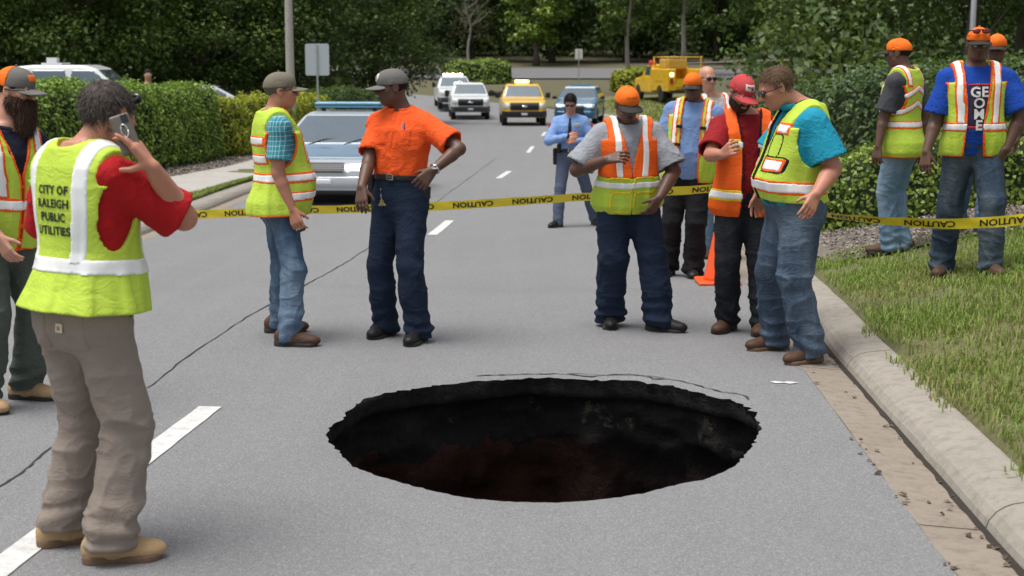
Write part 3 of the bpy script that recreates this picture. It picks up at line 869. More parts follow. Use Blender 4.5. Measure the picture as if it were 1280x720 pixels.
P = np.stack([x, y, 0 * x], 1); dn = .5 + .5 * vnoise(P, 1.1, 6) + .35 * vnoise(P, 3.5, 7); edge_ = (x - (xr(y) + GUT + KW))
keep &= rg.random(n) < np.clip(dn * 1.15 + .05, .06, 1) * np.clip((edge_ + .10) / .35, .12, 1) * np.where(edge_ < .03, dn > .62, 1)
P = P[keep]; P[:, 2] = np.maximum(gz(P[:, 0], P[:, 1]), rz(P[:, 1]) + .099) - .003
grass('grass', P, .062, 3, 'green and straw coloured grass on the verge behind the kerb', .0042, F_g)
n = 26000; y = rg.uniform(14, 34, n); lo_ = xl(y) - GUT - KW; hi_ = np.array([px0(q) + 1.37 for q in y]); x = hi_ + rg.random(n) * (lo_ - hi_)
P = np.stack([x, y, gz(x, y)], 1); grass('grass', P, .07, 4, 'mown grass strip between the far kerb and the pavement', .012, F_g)
n = 30000; y = rg.uniform(40, 84, n); x = xr(y) + 1 + rg.random(n) * 14
P = np.stack([x, y, gz(x, y)], 1); grass('grass', P, .11, 5, 'mown grass around the yellow service truck', .03, F_g)

F_c = foliage('bark_chip', (0.070, 0.054, 0.044), (0.200, 0.165, 0.140), (0.400, 0.365, 0.330), .9, 0.0)
def chips(x, y, size, seed, label, name='wood_chips'):
    rg = np.random.default_rng(seed); n = len(x)
    P = np.stack([x, y, gz(x, y) + .034 + .012 * rg.random(n)], 1)
    tag(link(name, leafmesh(name, P, np.tile([0, 0, 1.0], (n, 1)), size, F_c, rg, .35, .4, None, .02)), label, 'litter', kind='stuff')
n = 26000; y = rg.uniform(11.9, 15.0, n); x = xr(y) + GUT + KW + .3 + rg.random(n) ** .8 * 5.5; k = (y > 12.15 + .25 * np.sin(x * 2.3)); chips(x[k], y[k], .042, 6, 'grey brown wood chips spread below the low hedge')
n = 9000; y = rg.uniform(17, 40, n); x = np.array([px0(q) for q in y]) - rg.random(n) * 1.2; chips(x, y, .07, 7, 'brown bark mulch at the foot of the long hedge')
# leaf litter along the gutter joint and the kerb foot
n = 420; y = rg.uniform(4.6, 12, n); on = rg.random(n) < .6; x = np.where(on, xr(y) + rg.normal(size=n) * .022, xr(y) + GUT - np.abs(rg.normal(size=n)) * .035)
k = rg.random(n) < np.clip(.25 + 1.1 * vnoise(np.stack([y, y * 0, on * 3.0], 1), 1.7, 2), .03, 1)
P = np.stack([x, y, rz(y) + np.where(on, .004, -.014) + .004], 1)[k]
tag(link('leaf_litter', leafmesh('leaf_litter', P, np.tile([0, 0, 1.0], (len(P), 1)), .036, foliage('litter', (0.050, 0.040, 0.030), (0.090, 0.068, 0.050), (0.150, 0.110, 0.070), .9, 0), rg, .15, .6, None, .05)), 'brown leaf litter lying along the gutter', 'litter', kind='stuff')
n = 22; y = rg.uniform(5, 11, n); x = xr(y) + rg.random(n) * GUT; P = np.stack([x, y, rz(y) - .006], 1)
tag(link('leaf_litter', leafmesh('leaf_litter', P, np.tile([0, 0, 1.0], (n, 1)), .04, _mats['litter'], rg, .3, .55, None, .12)), 'scattered dead leaves on the gutter slabs', 'litter', kind='stuff')
# dark dirt line at the foot of the near kerb
pl, pr = [], []
for y in np.arange(3, 14, .08):
    w_ = .010 + .012 * rg.random(); pl.append((float(xr(y)) + GUT - w_ - .004, y, float(rz(y)) - .0165)); pr.append((float(xr(y)) + GUT + .004, y, float(rz(y)) - .006))
V, Fc = strip(pl, pr); tag(link('gutter_dirt', mesh('gutter_dirt', V, Fc, plain('dirt_dark', (.03, .024, .018), .95, 0, .4, 30), False)), kind='structure')
# ------------------------------------------------------------------ vehicles (front of every vehicle points to local -Y)
def poly_sd(py, pz, poly):
    P = np.array(poly, float); d = np.full(np.broadcast(py, pz).shape, 1e9); s = np.ones_like(d)
    n = len(P)
    for i in range(n):
        a, b = P[i], P[i - 1]; e = b - a; wx, wy = py - a[0], pz - a[1]
        t = np.clip((wx * e[0] + wy * e[1]) / (e @ e), 0, 1)
        d = np.minimum(d, (wx - e[0] * t) ** 2 + (wy - e[1] * t) ** 2)
        c1, c2, c3_ = pz >= a[1], pz < b[1], e[0] * wy > e[1] * wx
        fl = (c1 & c2 & c3_) | (~c1 & ~c2 & ~c3_)
        s = np.where(fl, -s, s)
    return (s * np.sqrt(d)).astype(f32)
def smax(a, b, k): return -smin(-a, -b, k)

V_white = plain('paint_white', (.72, .73, .74), .25, 0, .03, 3, .5, 0, .6); V_yellow = plain('paint_yellow', (.78, .47, .02), .28, 0, .04, 3, .5, 0, .6)
V_blue = plain('paint_police_blue', (.02, .13, .26), .25, .1, .05, 3, .5, 0, .8); V_silver = plain('paint_silver', (.52, .55, .58), .3, .3, .03, 3, .5, 0, .7)
V_hood = plain('steel_blue_paint_sky_sheen', (.16, .27, .38), .22, .25, .06, 3, .5, 0, .8)  # saloon's own bonnet paint; on the police SUV a painted sky reflection
V_glass = plain('car_glass', (.10, .14, .17), .06, .35, .2, 2, .9, 0, 1.0); V_black = plain('trim_black', (.016, .016, .018), .5); V_rub = plain('tyre_rubber', (.02, .02, .02), .85)
V_rim = plain('wheel_steel', (.35, .35, .36), .35, .7); V_chrome = plain('chrome', (.75, .76, .78), .15, 1.0); V_lamp = plain('headlamp_glass', (.70, .73, .76), .12, .2, .15, 30); V_dark = plain('bumper_dark', (.05, .052, .056), .5); V_grey = plain('bumper_grey', (.18, .185, .19), .5)
V_amber = emit('beacon_amber', (1.0, .42, .05), 20.0); V_wlite = emit('beacon_white', (1.0, .80, .55), 14.0); V_bar = plain('lightbar_blue', (.10, .28, .42), .2, 0, .25, 14); V_red = plain('lamp_red', (.4, .02, .02), .3)

def vehicle(name, label, cat, x, y, yaw, lower, green, W, h, paint, Rw, axles, tint=.055, top_in=.24, belt=None, ws=None, parts=(), beltz=None, rear_glass=True, side=None, group=None):
    """lower / green: side outlines (y, z); ws: (z0, z1) of the windscreen; axles: y of the axles"""
    root = empty(name, (x, y, float(gz(x, y))), yaw); tag(root, label, cat, group)
    Lo = np.array(lower); Gr = np.array(green)
    ymin, ymax = Lo[:, 0].min(), Lo[:, 0].max(); zmax = Gr[:, 1].max()
    G = Grid((-W / 2 - .06, ymin - .05, 0.05), (W / 2 + .06, ymax + .05, zmax + .06), h)
    X, Y, Z = G.xyz(); Y2, Z2 = Y, Z
    lo = poly_sd(Y, Z, lower); gr = poly_sd(Y, Z, green)
    t = np.clip((Y - ymin) / .55, 0, 1); t2 = np.clip((ymax - Y) / .5, 0, 1)
    zn = Z
    wl = W / 2 - .20 * (1 - t) ** 2 - .12 * (1 - t2) ** 2 - .05 * np.clip((.45 - Z) / .3, 0, 1) ** 2 - .03 * np.clip((Z - beltz + .25) / .3, 0, 1) ** 2
    wg = W / 2 - .035 - top_in * np.clip((Z - beltz) / (zmax - beltz), 0, 1.1) ** 1.25 * (1 if top_in else 0)
    dl = smax(lo, np.abs(X) - wl, .07); dg = smax(gr, np.abs(X) - wg, .09)
    d = np.minimum(smin(dl, dg, .05), np.minimum(dl, dg))
    for ay in axles:
        cyl = np.sqrt((Y - ay) ** 2 + (Z - Rw) ** 2) - (Rw + .065)
        d = np.maximum(d, -np.maximum(cyl, .48 * W / 2 - np.abs(X)))
    body = link('body', mesh('body', *nets(d, G.lo, G.h, 1), paint), root)
    def cutp(nm, fld, off, mat, parent=None, src=None):
        return split_link(nm, nets(np.maximum((d if src is None else src) - off, fld), G.lo, G.h, 0), mat, parent or root)
    # windscreen and windows: on the glasshouse, a little proud
    yw0, yw1 = Gr[:, 0].min(), Gr[:, 0].max(); zb = beltz
    pil = .07
    front_half = (yw0 + yw1) / 2
    inz = np.maximum((ws[0]) - Z, Z - ws[1])
    gsd = -gr  # inside depth of the side outline
    cutp('windscreen', np.maximum(np.maximum(inz, np.abs(X) - (wg - pil)), Y - (yw0 + (zmax - zb) * (Gr[:, 0][Gr[:, 1].argmax()] - yw0) / max(zmax - zb, .1) + .25)), .008, V_glass, None, dg)
    if side:
        for sg in (1, -1):
            for (a, b) in side:
                cutp('side_window', np.maximum(np.maximum(np.maximum(np.maximum((zb + .03) - Z, Z - (zmax - .11)), np.maximum(a - Y, Y - b)), .06 - gsd), -X * sg), .006, V_glass)
    if rear_glass:
        cutp('rear_window', np.maximum(np.maximum(np.maximum((zb + .08) - Z, Z - (zmax - .10)), np.abs(X) - (wg - .10)), (yw1 - .35) - Y), .008, V_glass, None, dg)
    for pt in parts:   # (name, material, proud, x0, x1, z0, z1, mirrored, ymax[, ymin])
        nm, mt, off, x0, x1, z0, z1, mir, ym = pt[:9]; yn = pt[9] if len(pt) > 9 else -99
        ax_ = np.abs(X) if mir else X
        fld = np.maximum(np.maximum(np.abs(ax_ - (x0 + x1) / 2) - (x1 - x0) / 2, np.maximum(z0 - Z, Z - z1)), np.maximum(Y - ym, yn - Y))
        cutp(nm, fld, off, mt)
    for ay in axles:
        for sg in (1, -1):
            wh = empty('wheel', (sg * (W / 2 - .13), ay, Rw)); wh.parent = root
            MB().lathe([(Rw * .60, -.115), (Rw * .92, -.12), (Rw, -.085), (Rw, .085), (Rw * .92, .12), (Rw * .60, .115)], (0, 0, 0), 24, 'x').build('tyre', V_rub, wh, True)
            MB().lathe([(.02, sg * .085), (Rw * .28, sg * .08), (Rw * .34, sg * .05), (Rw * .52, sg * .065), (Rw * .62, sg * .112), (Rw * .62, -sg * .10)][::sg], (0, 0, 0), 20, 'x').build('rim', V_rim, wh, True)
    return root, body

def comps(V, Q):
    lab = np.arange(len(V))
    while True:
        m = lab[Q].min(1); new = lab.copy()
        for i in range(4): np.minimum.at(new, Q[:, i], m)
        new = new[new]
        if (new == lab).all(): return lab
        lab = new
def split_link(name, VQ, mats, parent, base=None, minv=10):
    V, Q = VQ; out = []
    if len(V) == 0: return out
    lab = comps(V, Q)
    for c in np.unique(lab):
        k = lab == c
        if k.sum() < minv: continue
        idx = np.cumsum(k) - 1
        me = mesh(name, V[k] - (0 if base is None else np.array(base, f32)), idx[Q[k[Q[:, 0]]]], mats)
        out.append(link(name, me, parent))
    return out

def mirrors(root, W, y, z, mat=None, sz=(.20, .10, .16)):
    for sg in (1, -1):
        G = Grid((-.25, -.15, -.15), (.25, .15, .15), .022); fr = Frame((0, 0, 0), (1, 0, 0), (0, 1, 0), (0, 0, 1))
        G.boxr(fr, (sg * .04, 0, .02), [q / 2 for q in sz], .04); G.cone((-sg * .13, .03, -.03), (sg * .02, .02, -.01), .025, .025, .02)
        m = link('door_mirror', mesh('door_mirror', *nets(G.d, G.lo, G.h, 1), mat or V_black), root, (sg * (W / 2 + .12), y, z))

# police saloon parked behind the tape
P0 = at_depth(411, 258, 22.3)
sal_lo = [(-2.62, .24), (-2.66, .42), (-2.64, .60), (-2.52, .72), (-2.1, .80), (-1.35, .90), (-1.05, .96), (.9, .98), (1.6, 1.02), (2.45, .99), (2.60, .85), (2.62, .45), (2.55, .26), (1.9, .22), (-1.9, .20)]
sal_gr = [(-1.22, .92), (-.32, 1.40), (-.05, 1.445), (.55, 1.45), (.95, 1.40), (1.75, .98), (1.6, .90), (-1.0, .88)]
car, body = vehicle('police_car', 'silver police saloon with blue bonnet and roof light bar parked beyond the tape', 'police car', -2.86, 25.0, math.radians(-3), sal_lo, sal_gr, 1.96, .026, V_silver, .335, (-1.66, 1.42),
    top_in=.26, beltz=.95, ws=(.95, 1.385), side=((-.75, .25), (.32, 1.2)),
    parts=[('bonnet', V_hood, .005, -.80, .80, .775, 1.02, False, -1.18, -2.50), ('grille', V_black, .010, -.36, .36, .57, .735, False, -2.2), ('headlamp', V_lamp, .012, .42, .86, .59, .73, True, -2.1),
           ('bumper', V_silver, .018, -1.0, 1.0, .36, .53, False, -2.2), ('lower_intake', V_black, .006, -.6, .6, .235, .315, False, -2.3), ('number_plate', V_white, .03, -.16, .16, .40, .50, False, -2.4)])
for z_ in (.585, .62, .655, .69, .722): MB().box((0, -2.655, z_), (.68, .03, .011)).build('grille_bar', V_chrome, car)
for x_ in (-.36, .36): MB().box((x_, -2.645, .655), (.022, .04, .17)).build('grille_surround', V_chrome, car)
mirrors(car, 1.96, -.72, 1.0, V_silver)
G = Grid((-.7, -.2, -.1), (.7, .2, .12), .016); G.boxr(Frame((0, 0, 0), (1, 0, 0), (0, 1, 0), (0, 0, 1)), (0, 0, .02), (.60, .14, .055), .045)
lb = link('light_bar', mesh('light_bar', *nets(G.d, G.lo, G.h, 1), V_bar), car, (0, .12, 1.535))
for x_ in (-.45, .45): MB().box((x_, 0, -.05), (.06, .10, .07)).build('bar_foot', V_black, lb)
MB().box((0, 0, .02), (1.22, .30, .012)).build('bar_seam', V_black, lb)
for x_, r_ in ((-.38, .25), (.22, .25)): MB().tube([(x_ - .1, -1.20, .945), (x_ + .15, -1.06, 1.02), (x_ + .42, -1.0, 1.03)], .010, 5).build('wiper', V_black, car)
MB().lathe([(.004, .98), (.003, 2.0)], (-.2, 1.9, 0), 6).build('aerial', V_black, car)

# pickups facing the camera
pk_lo = [(-2.78, .42), (-2.84, .62), (-2.82, .95), (-2.74, 1.10), (-2.5, 1.17), (-1.35, 1.26), (-1.1, 1.30), (2.75, 1.32), (2.82, 1.25), (2.82, .60), (2.7, .50), (2.1, .48), (-2.0, .42)]
pk_gr = [(-1.22, 1.25), (-.62, 1.80), (-.38, 1.88), (.75, 1.89), (.98, 1.84), (1.12, 1.28), (.9, 1.2), (-1.0, 1.2)]
def pickup(label, x, y, yaw, paint, bumper, gril, lamp_z=(.88, 1.06), grp=None, beacon=None, name='pickup_truck'):
    t_, b_ = vehicle(name, label, 'pickup truck', x, y, yaw, pk_lo, pk_gr, 2.02, .036, paint, .40, (-1.85, 1.85), top_in=.22, beltz=1.27, ws=(1.30, 1.80), side=((-.75, .10), (.18, .88)),
        parts=[('grille', gril, .022, -.66, .66, .74, 1.10, False, -2.3), ('headlamp', V_lamp, .02, .66, .98, lamp_z[0] - .04, lamp_z[1], True, -2.3), ('bumper', bumper, .03, -1.02, 1.02, .44, .72, False, -2.3), ('number_plate', V_white, .05, -.15, .15, .52, .64, False, -2.4), ('bed_floor', V_black, .01, -.8, .8, 1.25, 1.4, False, 2.7, 1.25)])
    for z_ in (.86, .93, 1.0): MB().box((0, -2.87, z_), (1.18, .03, .018)).build('grille_bar', V_black, t_)
    mirrors(t_, 2.02, -.85, 1.36, None, (.22, .12, .26))
    G = Grid((-.2, -.1, -.1), (.2, .1, .1), .02); G.ell(Frame((0, 0, 0), (1, 0, 0), (0, 1, 0), (0, 0, 1)), (0, 0, 0), (.15, .03, .055))
    link('emblem', mesh('emblem', *nets(G.d, G.lo, G.h, 0), V_chrome), t_, (0, -2.89, .93))
    return t_
yt = at_depth(653, 153, 64.5)
t1 = pickup('yellow pickup truck with lit amber beacon driving up the road', float(yt.x), 67.3, math.radians(2), V_yellow, V_black, V_black)
wt = at_depth(584, 146, 74)
t2 = pickup('white pickup truck with black grille stopped beside the kerb', float(wt.x), 76.5, math.radians(4), V_white, V_dark, V_black)
t3 = pickup('white pickup truck close behind another white pickup, amber roof lights on', float(wt.x) - 1.15, 84.5, math.radians(6), V_white, V_dark, V_black)
def beacon(par, xs, z, y, mat, w=.2, h_=.11):
    for x_ in xs:
        MB().lathe([(w * .5, 0), (w * .5, .03), (w * .46, h_ * .8), (w * .25, h_), (.01, h_)], (x_, y, z), 12).build('beacon', mat, par, True)
MB().box((0, .1, 1.91), (1.0, .26, .05)).build('light_bar_base', V_black, t1)
MB().box((0, .1, 1.985), (.62, .22, .10)).build('beacon', V_amber, t1)
beacon(t2, (-.45,), 1.88, .2, V_white); MB().box((0, .2, 1.90), (1.0, .22, .04)).build('light_bar_base', V_black, t3)
for x_ in (-.40, .0, .40): MB().box((x_, .2, 1.965), (.30, .2, .10)).build('beacon', V_wlite, t3)
# police sport utility car
sv_lo = [(-2.42, .30), (-2.48, .55), (-2.45, .85), (-2.30, 1.0), (-1.9, 1.08), (-1.1, 1.16), (-.8, 1.2), (2.3, 1.25), (2.42, 1.0), (2.44, .5), (2.3, .35), (-1.9, .28)]
sv_gr = [(-1.15, 1.14), (-.28, 1.66), (0, 1.735), (1.3, 1.74), (1.95, 1.68), (2.32, 1.22), (2.0, 1.15), (-.9, 1.12)]
pv_ = at_depth(727, 145, 66)
t4, b4 = vehicle('police_suv', 'blue and white police sport utility car facing the tape', 'police car', float(pv_.x) + .1, 69.5, math.radians(-9), sv_lo, sv_gr, 2.0, .036, V_blue, .37, (-1.45, 1.45), top_in=.24, beltz=1.17, ws=(1.19, 1.66), side=((-.6, .35), (.43, 1.3), (1.36, 1.95)),
    parts=[('bonnet', V_hood, .006, -.78, .78, .98, 1.2, False, -1.05, -2.25), ('roof_panel', V_white, .006, -.8, .8, 1.66, 1.9, False, 2.0), ('grille', V_black, .012, -.45, .45, .72, .92, False, -2.1), ('headlamp', V_lamp, .016, .56, .93, .78, .98, True, -1.95), ('bumper', V_blue, .02, -1.0, 1.0, .42, .66, False, -2.0), ('lower_intake', V_black, .01, -.7, .7, .30, .42, False, -2.1)])  # bonnet's paler blue is sky reflection put into its colour
mirrors(t4, 2.0, -.75, 1.22)
MB().box((0, .25, 1.81), (1.2, .28, .09)).build('light_bar', V_bar, t4); MB().box((0, .25, 1.76), (.9, .2, .04)).build('bar_foot', V_black, t4)
MB().box((0, -2.54, .58), (.9, .06, .5)).build('push_bumper', V_black, t4)
# parked behind the long hedge
vp = at_depth(116, 90, 36)
t5, b5 = vehicle('van', 'white van with a roof beacon parked behind the long hedge', 'van', float(vp.x), 36, math.radians(92), sv_lo, [(a * 1.0, b * (1.17 if b > 1.3 else 1)) for a, b in sv_gr], 2.0, .04, V_white, .37, (-1.45, 1.45), top_in=.22, beltz=1.17, ws=(1.19, 1.92), side=((-.6, .35), (.43, 1.3), (1.36, 1.95)), parts=[('headlamp', V_lamp, .016, .56, .93, .78, .98, True, -1.95), ('bumper', V_grey, .02, -1.0, 1.0, .42, .66, False, -2.0)])
MB().box((0, .9, 2.06), (.8, .5, .05)).build('beacon_rack', V_white, t5); MB().box((.1, 1.0, 2.14), (.25, .25, .14)).build('beacon', V_white, t5)
sp_ = at_depth(262, 108, 54)
t6, b6 = vehicle('car', 'white saloon car whose roof shows above the long hedge', 'car', float(sp_.x), 54, math.radians(95), sal_lo, sal_gr, 1.9, .04, V_white, .33, (-1.66, 1.42), top_in=.24, beltz=.95, ws=(.95, 1.385), side=((-.75, .25), (.32, 1.2)), parts=[('headlamp', V_lamp, .012, .42, .86, .59, .73, True, -2.1), ('bumper', V_grey, .018, -1.0, 1.0, .30, .48, False, -2.2)])
# yellow service truck on the grass, seen from its rear corner
st_ = at_depth(836, 132, 80)
ang_ = math.radians(194)   # heading left and away
sl = [(-2.75, .55), (-2.8, .8), (-2.75, 1.15), (-2.4, 1.28), (-1.5, 1.36), (-1.3, 1.40), (.35, 1.42), (.40, .60), (.3, .5), (-2.3, .5)]
sg_ = [(-1.4, 1.35), (-.8, 1.98), (-.6, 2.08), (.2, 2.10), (.38, 2.02), (.42, 1.3), (.3, 1.2), (-1.2, 1.25)]
t7, b7 = vehicle('service_truck', 'yellow utility service truck with tool body standing on the grass', 'truck', float(st_.x), 82, ang_, sl, sg_, 2.05, .04, V_yellow, .42, (-1.85, 2.0), top_in=.16, beltz=1.4, ws=(1.42, 1.98), side=((-.8, .22),), parts=[('headlamp', V_lamp, .016, .6, .95, .85, 1.1, True, -2.4), ('bumper', V_grey, .03, -1.0, 1.0, .55, .78, False, -2.4)])
fr0 = Frame((0, 0, 0), (1, 0, 0), (0, 1, 0), (0, 0, 1))
G = Grid((-1.2, .4, .4), (1.2, 3.4, 2.3), .04)
for sg in (1, -1): G.boxr(fr0, (sg * .85, 1.9, 1.25), (.25, 1.42, .62), .04)
G.boxr(fr0, (0, 1.9, .85), (1.05, 1.42, .14), .03); G.boxr(fr0, (0, .62, 1.6), (1.05, .12, .45), .03)
tb = G.d
for sg in (1, -1): pass
X_, Y_, Z_ = G.xyz(); tb = np.maximum(tb, -np.maximum(np.sqrt((Y_ - 2.0) ** 2 + (Z_ - .42) ** 2) - .52, .55 - np.abs(X_)))
tbo = link('tool_body', mesh('tool_body', *nets(tb, G.lo, G.h, 0), V_yellow), t7)
for sg in (1, -1):
    for a, b in ((.6, 1.25), (1.3, 2.6), (2.65, 3.25)):
        MB().box((sg * 1.105, (a + b) / 2, 1.5 if a > 1 and a < 2 else 1.35), (.03, b - a - .04, .62 if a > 1 and a < 2 else .9)).build('locker_door', V_yellow, tbo)
        MB().box((sg * 1.13, (a + b) / 2, 1.5), (.02, .12, .05)).build('latch', V_chrome, tbo)
    MB().box((sg * .85, 3.335, 1.2), (.18, .03, .28)).build('tail_lamp', V_red, tbo)
    MB().box((sg * .85, 3.34, 1.55), (.14, .03, .14)).build('marker_lamp', V_wlite, tbo)
MB().box((0, 3.32, 1.1), (1.15, .05, .45)).build('tailgate', V_yellow, tbo); MB().box((0, 3.42, .62), (1.9, .16, .14)).build('rear_bumper', V_black, tbo)
mb = MB()
for sg in (1, -1):
    for y_ in (.7, 3.0): mb.tube([(sg * .95, y_, 1.85), (sg * .95, y_, 2.5)], .035, 6)
    mb.tube([(sg * .95, .55, 2.5), (sg * .95, 3.2, 2.5)], .035, 6)
for y_ in (.7, 1.8, 3.0): mb.tube([(-.95, y_, 2.5), (.95, y_, 2.5)], .03, 6)
mb.build('ladder_rack', V_yellow, t7, True)
G = Grid((-.8, .4, 1.8), (.8, 3.0, 2.5), .04); G.boxr(fr0, (0, 1.2, 2.12), (.62, .62, .28), .08); link('tool_chest', mesh('tool_chest', *nets(G.d, G.lo, G.h, 0), plain('chest_ochre', (.5, .33, .06), .6)), t7)
G = Grid((.5, -.2, 1.7), (1.3, 1.2, 2.4), .03); G.boxr(fr0, (.92, .35, 2.15), (.16, .22, .16), .06); 
link('cable_reel', mesh('cable_reel', *nets(G.d, G.lo, G.h, 0), plain('reel_red', (.62, .05, .05), .5)), t7)
mirrors(t7, 2.05, -.9, 1.5)
beacon(t7, (0,), 2.1, -.2, V_amber, .2, .14)
# ------------------------------------------------------------------ tape, cone, signs, pole, fence
tape_m = plain('tape_yellow', (.82, .66, .03), .35, 0, .05, 8, .5)
ink = plain('tape_ink', (.012, .012, .012), .6)
def tape(label, path, width=.076, word=.50, start=.1, tilt=None, flip=True):
    """path: (u, v, depth, lean) - the ribbon hangs between them; lean tips its face up or down"""
    P = [at_depth(u, v, Y) for u, v, Y, _ in path]; ln = [q[3] for q in path]
    base = Vector(P[0]); root = empty('caution_tape', base); tag(root, label, 'tape')
    cum = [0]
    for i in range(len(P) - 1): cum.append(cum[-1] + (P[i + 1] - P[i]).length)
    Lt = cum[-1]; C = np.array([tuple(p) for p in P])
    def at_(s, t):
        p = Vector([float(np.interp(s, cum, C[:, k])) for k in range(3)]) - base
        p.z += -.012 * math.sin(s * 2.1) * math.sin(s * .7); a = float(np.interp(s, cum, ln)) + .10 * math.sin(s * 3.1)
        i0 = max(0, min(len(P) - 2, int(np.searchsorted(cum, s)) - 1)); d = (P[i0 + 1] - P[i0]).normalized(); nrm = Vector((d.y, -d.x, 0)).normalized()
        up = Vector((0, 0, 1)) * math.cos(a) + nrm * math.sin(a)
        return p + up * t * width, nrm * math.cos(a) - Vector((0, 0, 1)) * math.sin(a)
    n = max(20, int(Lt / .05)); V = []; Fc = []; K = 4
    for i in range(n + 1):
        s = Lt * i / n
        for k in range(K + 1):
            p, nn = at_(s, k / K - .5); V.append(p + nn * .003 * math.sin(s * 23 + k * 1.3))
    for i in range(n):
        for k in range(K): q = i * (K + 1) + k; Fc.append((q, q + 1, q + K + 2, q + K + 1))
    rib = link('ribbon', mesh('ribbon', V, Fc, tape_m, True), root)
    cu = bpy.data.curves.new('txt', 'FONT'); cu.body = 'CAUTION'; cu.size = .062; cu.align_x = 'CENTER'; cu.align_y = 'CENTER'; cu.offset = .0016; cu.resolution_u = 2
    ob = bpy.data.objects.new('txt', cu); tm = ob.to_mesh(); TV = [tuple(v.co) for v in tm.vertices]; TF = [list(f.vertices) for f in tm.polygons]; ob.to_mesh_clear(); bpy.data.objects.remove(ob)
    cx_ = np.mean([v[0] for v in TV]); wx = max(v[0] for v in TV) - min(v[0] for v in TV); k_ = .34 / wx
    s = start + .17
    while s < Lt - .17:
        for sd in (1, -1):   # printed through: readable on both faces
            V = []
            for v in TV:
                dx, dt = (v[0] - cx_) * k_, (v[1] - .002) * 1.05 / width * .95
                if flip: dx, dt = -dx, -dt
                p, nn = at_(min(max(s + dx * sd, 0), Lt), max(-.46, min(.46, dt))); V.append(p + nn * .0045 * sd)
            link('lettering', mesh('lettering', V, TF if sd > 0 else [f[::-1] for f in TF], ink, False), rib)
        s += word
    return root
tape('yellow caution tape stretched across the road behind the sinkhole', [(60, 276, 12.3, .25), (237, 268, 12.2, .25), (310, 266.5, 12.1, .25), (400, 264, 12.0, .3), (465, 261, 11.9, .3), (545, 257, 11.85, .3), (680, 249.5, 11.75, .35), (745, 245, 11.7, .35), (832, 238.5, 11.55, .4), (890, 235, 11.6, .5), (925, 233, 11.7, .5)])
tape('yellow caution tape strung past the men standing on the grass', [(985, 262, 10.0, .9), (1038, 269, 9.95, .95), (1100, 275, 9.8, .6), (1180, 279, 9.65, .35), (1240, 277.5, 9.5, .2), (1300, 273, 9.35, .15), (1400, 268, 9.1, .15)], start=.32)
# traffic cone
g = ground_at(897, 354)
cn = empty('traffic_cone', (g.x, g.y, g.z)); tag(cn, 'orange traffic cone standing on the asphalt behind the red capped man', 'traffic cone')
co = plain('cone_orange', (.85, .10, .015), .5, 0, .08, 12)
MB().lathe([(.125, .03), (.118, .06), (.034, .50), (.028, .53), (.019, .53), (.017, .50)], (0, 0, 0), 28).build('cone_body', co, cn, True)
G = Grid((-.22, -.22, -.01), (.22, .22, .06), .012); G.boxr(Frame((0, 0, 0), (1, 0, 0), (0, 1, 0), (0, 0, 1)), (0, 0, .018), (.185, .185, .018), .012); link('base', mesh('base', *nets(G.d, G.lo, G.h, 0), co), cn)
# sign seen from behind
def sign(label, u, vt, vb, Y, w, hgt, mat, poleh, name='road_sign', rz_=0.0):
    p = at_depth(u, (vt + vb) / 2, Y); gr_ = float(gz(p.x, Y))
    r = empty(name, (p.x, Y, gr_), rz_); tag(r, label, 'sign')
    G = Grid((-w, -.03, -hgt), (w, .03, hgt), .02)
    pn = MB(); pn.V = []; a = .05; pts = []
    for (cx_, cz_, a0) in ((w / 2 - a, hgt / 2 - a, 0), (-w / 2 + a, hgt / 2 - a, 90), (-w / 2 + a, -hgt / 2 + a, 180), (w / 2 - a, -hgt / 2 + a, 270)):
        for k in range(4): q = math.radians(a0 + k * 30); pts.append((cx_ + a * math.cos(q), cz_ + a * math.sin(q)))
    n = len(pts); V = [(x, -.003, z) for x, z in pts] + [(x, .003, z) for x, z in pts]
    pn.add(V, [tuple(range(n)), tuple(range(2 * n - 1, n - 1, -1))] + [(i, i + n, (i + 1) % n + n, (i + 1) % n) for i in range(n)])
    o = pn.build('panel', mat, r); o.location = (0, 0, p.z - gr_)
    tp = p.z - gr_ + hgt / 2 - .03
    pb = MB(); pb.box((0, -.022, tp / 2), (.045, .030, tp)); po = pb.build('post', plain('post_steel', (.40, .42, .43), .45, .6), r)
    for z_ in (.22, -.22): MB().lathe([(.012, -.012), (.012, .0), (.004, .004)], (0, 0, 0), 8).build('bolt', V_chrome, o).location = (0, -.04, z_ * hgt / .76)
    return r
al = plain('sign_aluminium', (.50, .56, .60), .4, .3, .06, 6)
sign('blank grey back of a road sign beside the light pole', 396.5, 55, 94, 37.5, .62, .82, al, 2.2)
sign('small white sign on a thin post beyond the police vehicles', 723.5, 61, 74, 86, .46, .60, plain('sign_white', (.7, .7, .68), .5), 2.2, rz_=math.radians(12))
# light pole
lp = at_depth(362, 60, 40); r = empty('light_pole', (lp.x, 40, float(gz(lp.x, 40)))); tag(r, 'tall grey concrete light pole behind the yellow-green shrubs', 'pole')
pm = concrete('pole_concrete', (.36, .34, .30), (.45, .43, .40), 1)
MB().lathe([(.13, -.2), (.125, 1), (.10, 5), (.075, 9)], (0, 0, 0), 16).build('shaft', pm, r, True); MB().lathe([(.2, 0), (.2, .25), (.14, .3)], (0, 0, 0), 16).build('footing', pm, r, True)
MB().tube([(0, 0, 8.8), (.3, -.2, 9.3), (1.6, -1, 9.5)], .04, 8).build('arm', plain('post_steel', (.4,) * 3), r, True); MB().box((1.9, -1.2, 9.48), (.6, .3, .12)).build('lamp_head', plain('post_steel', (.4,) * 3), r)
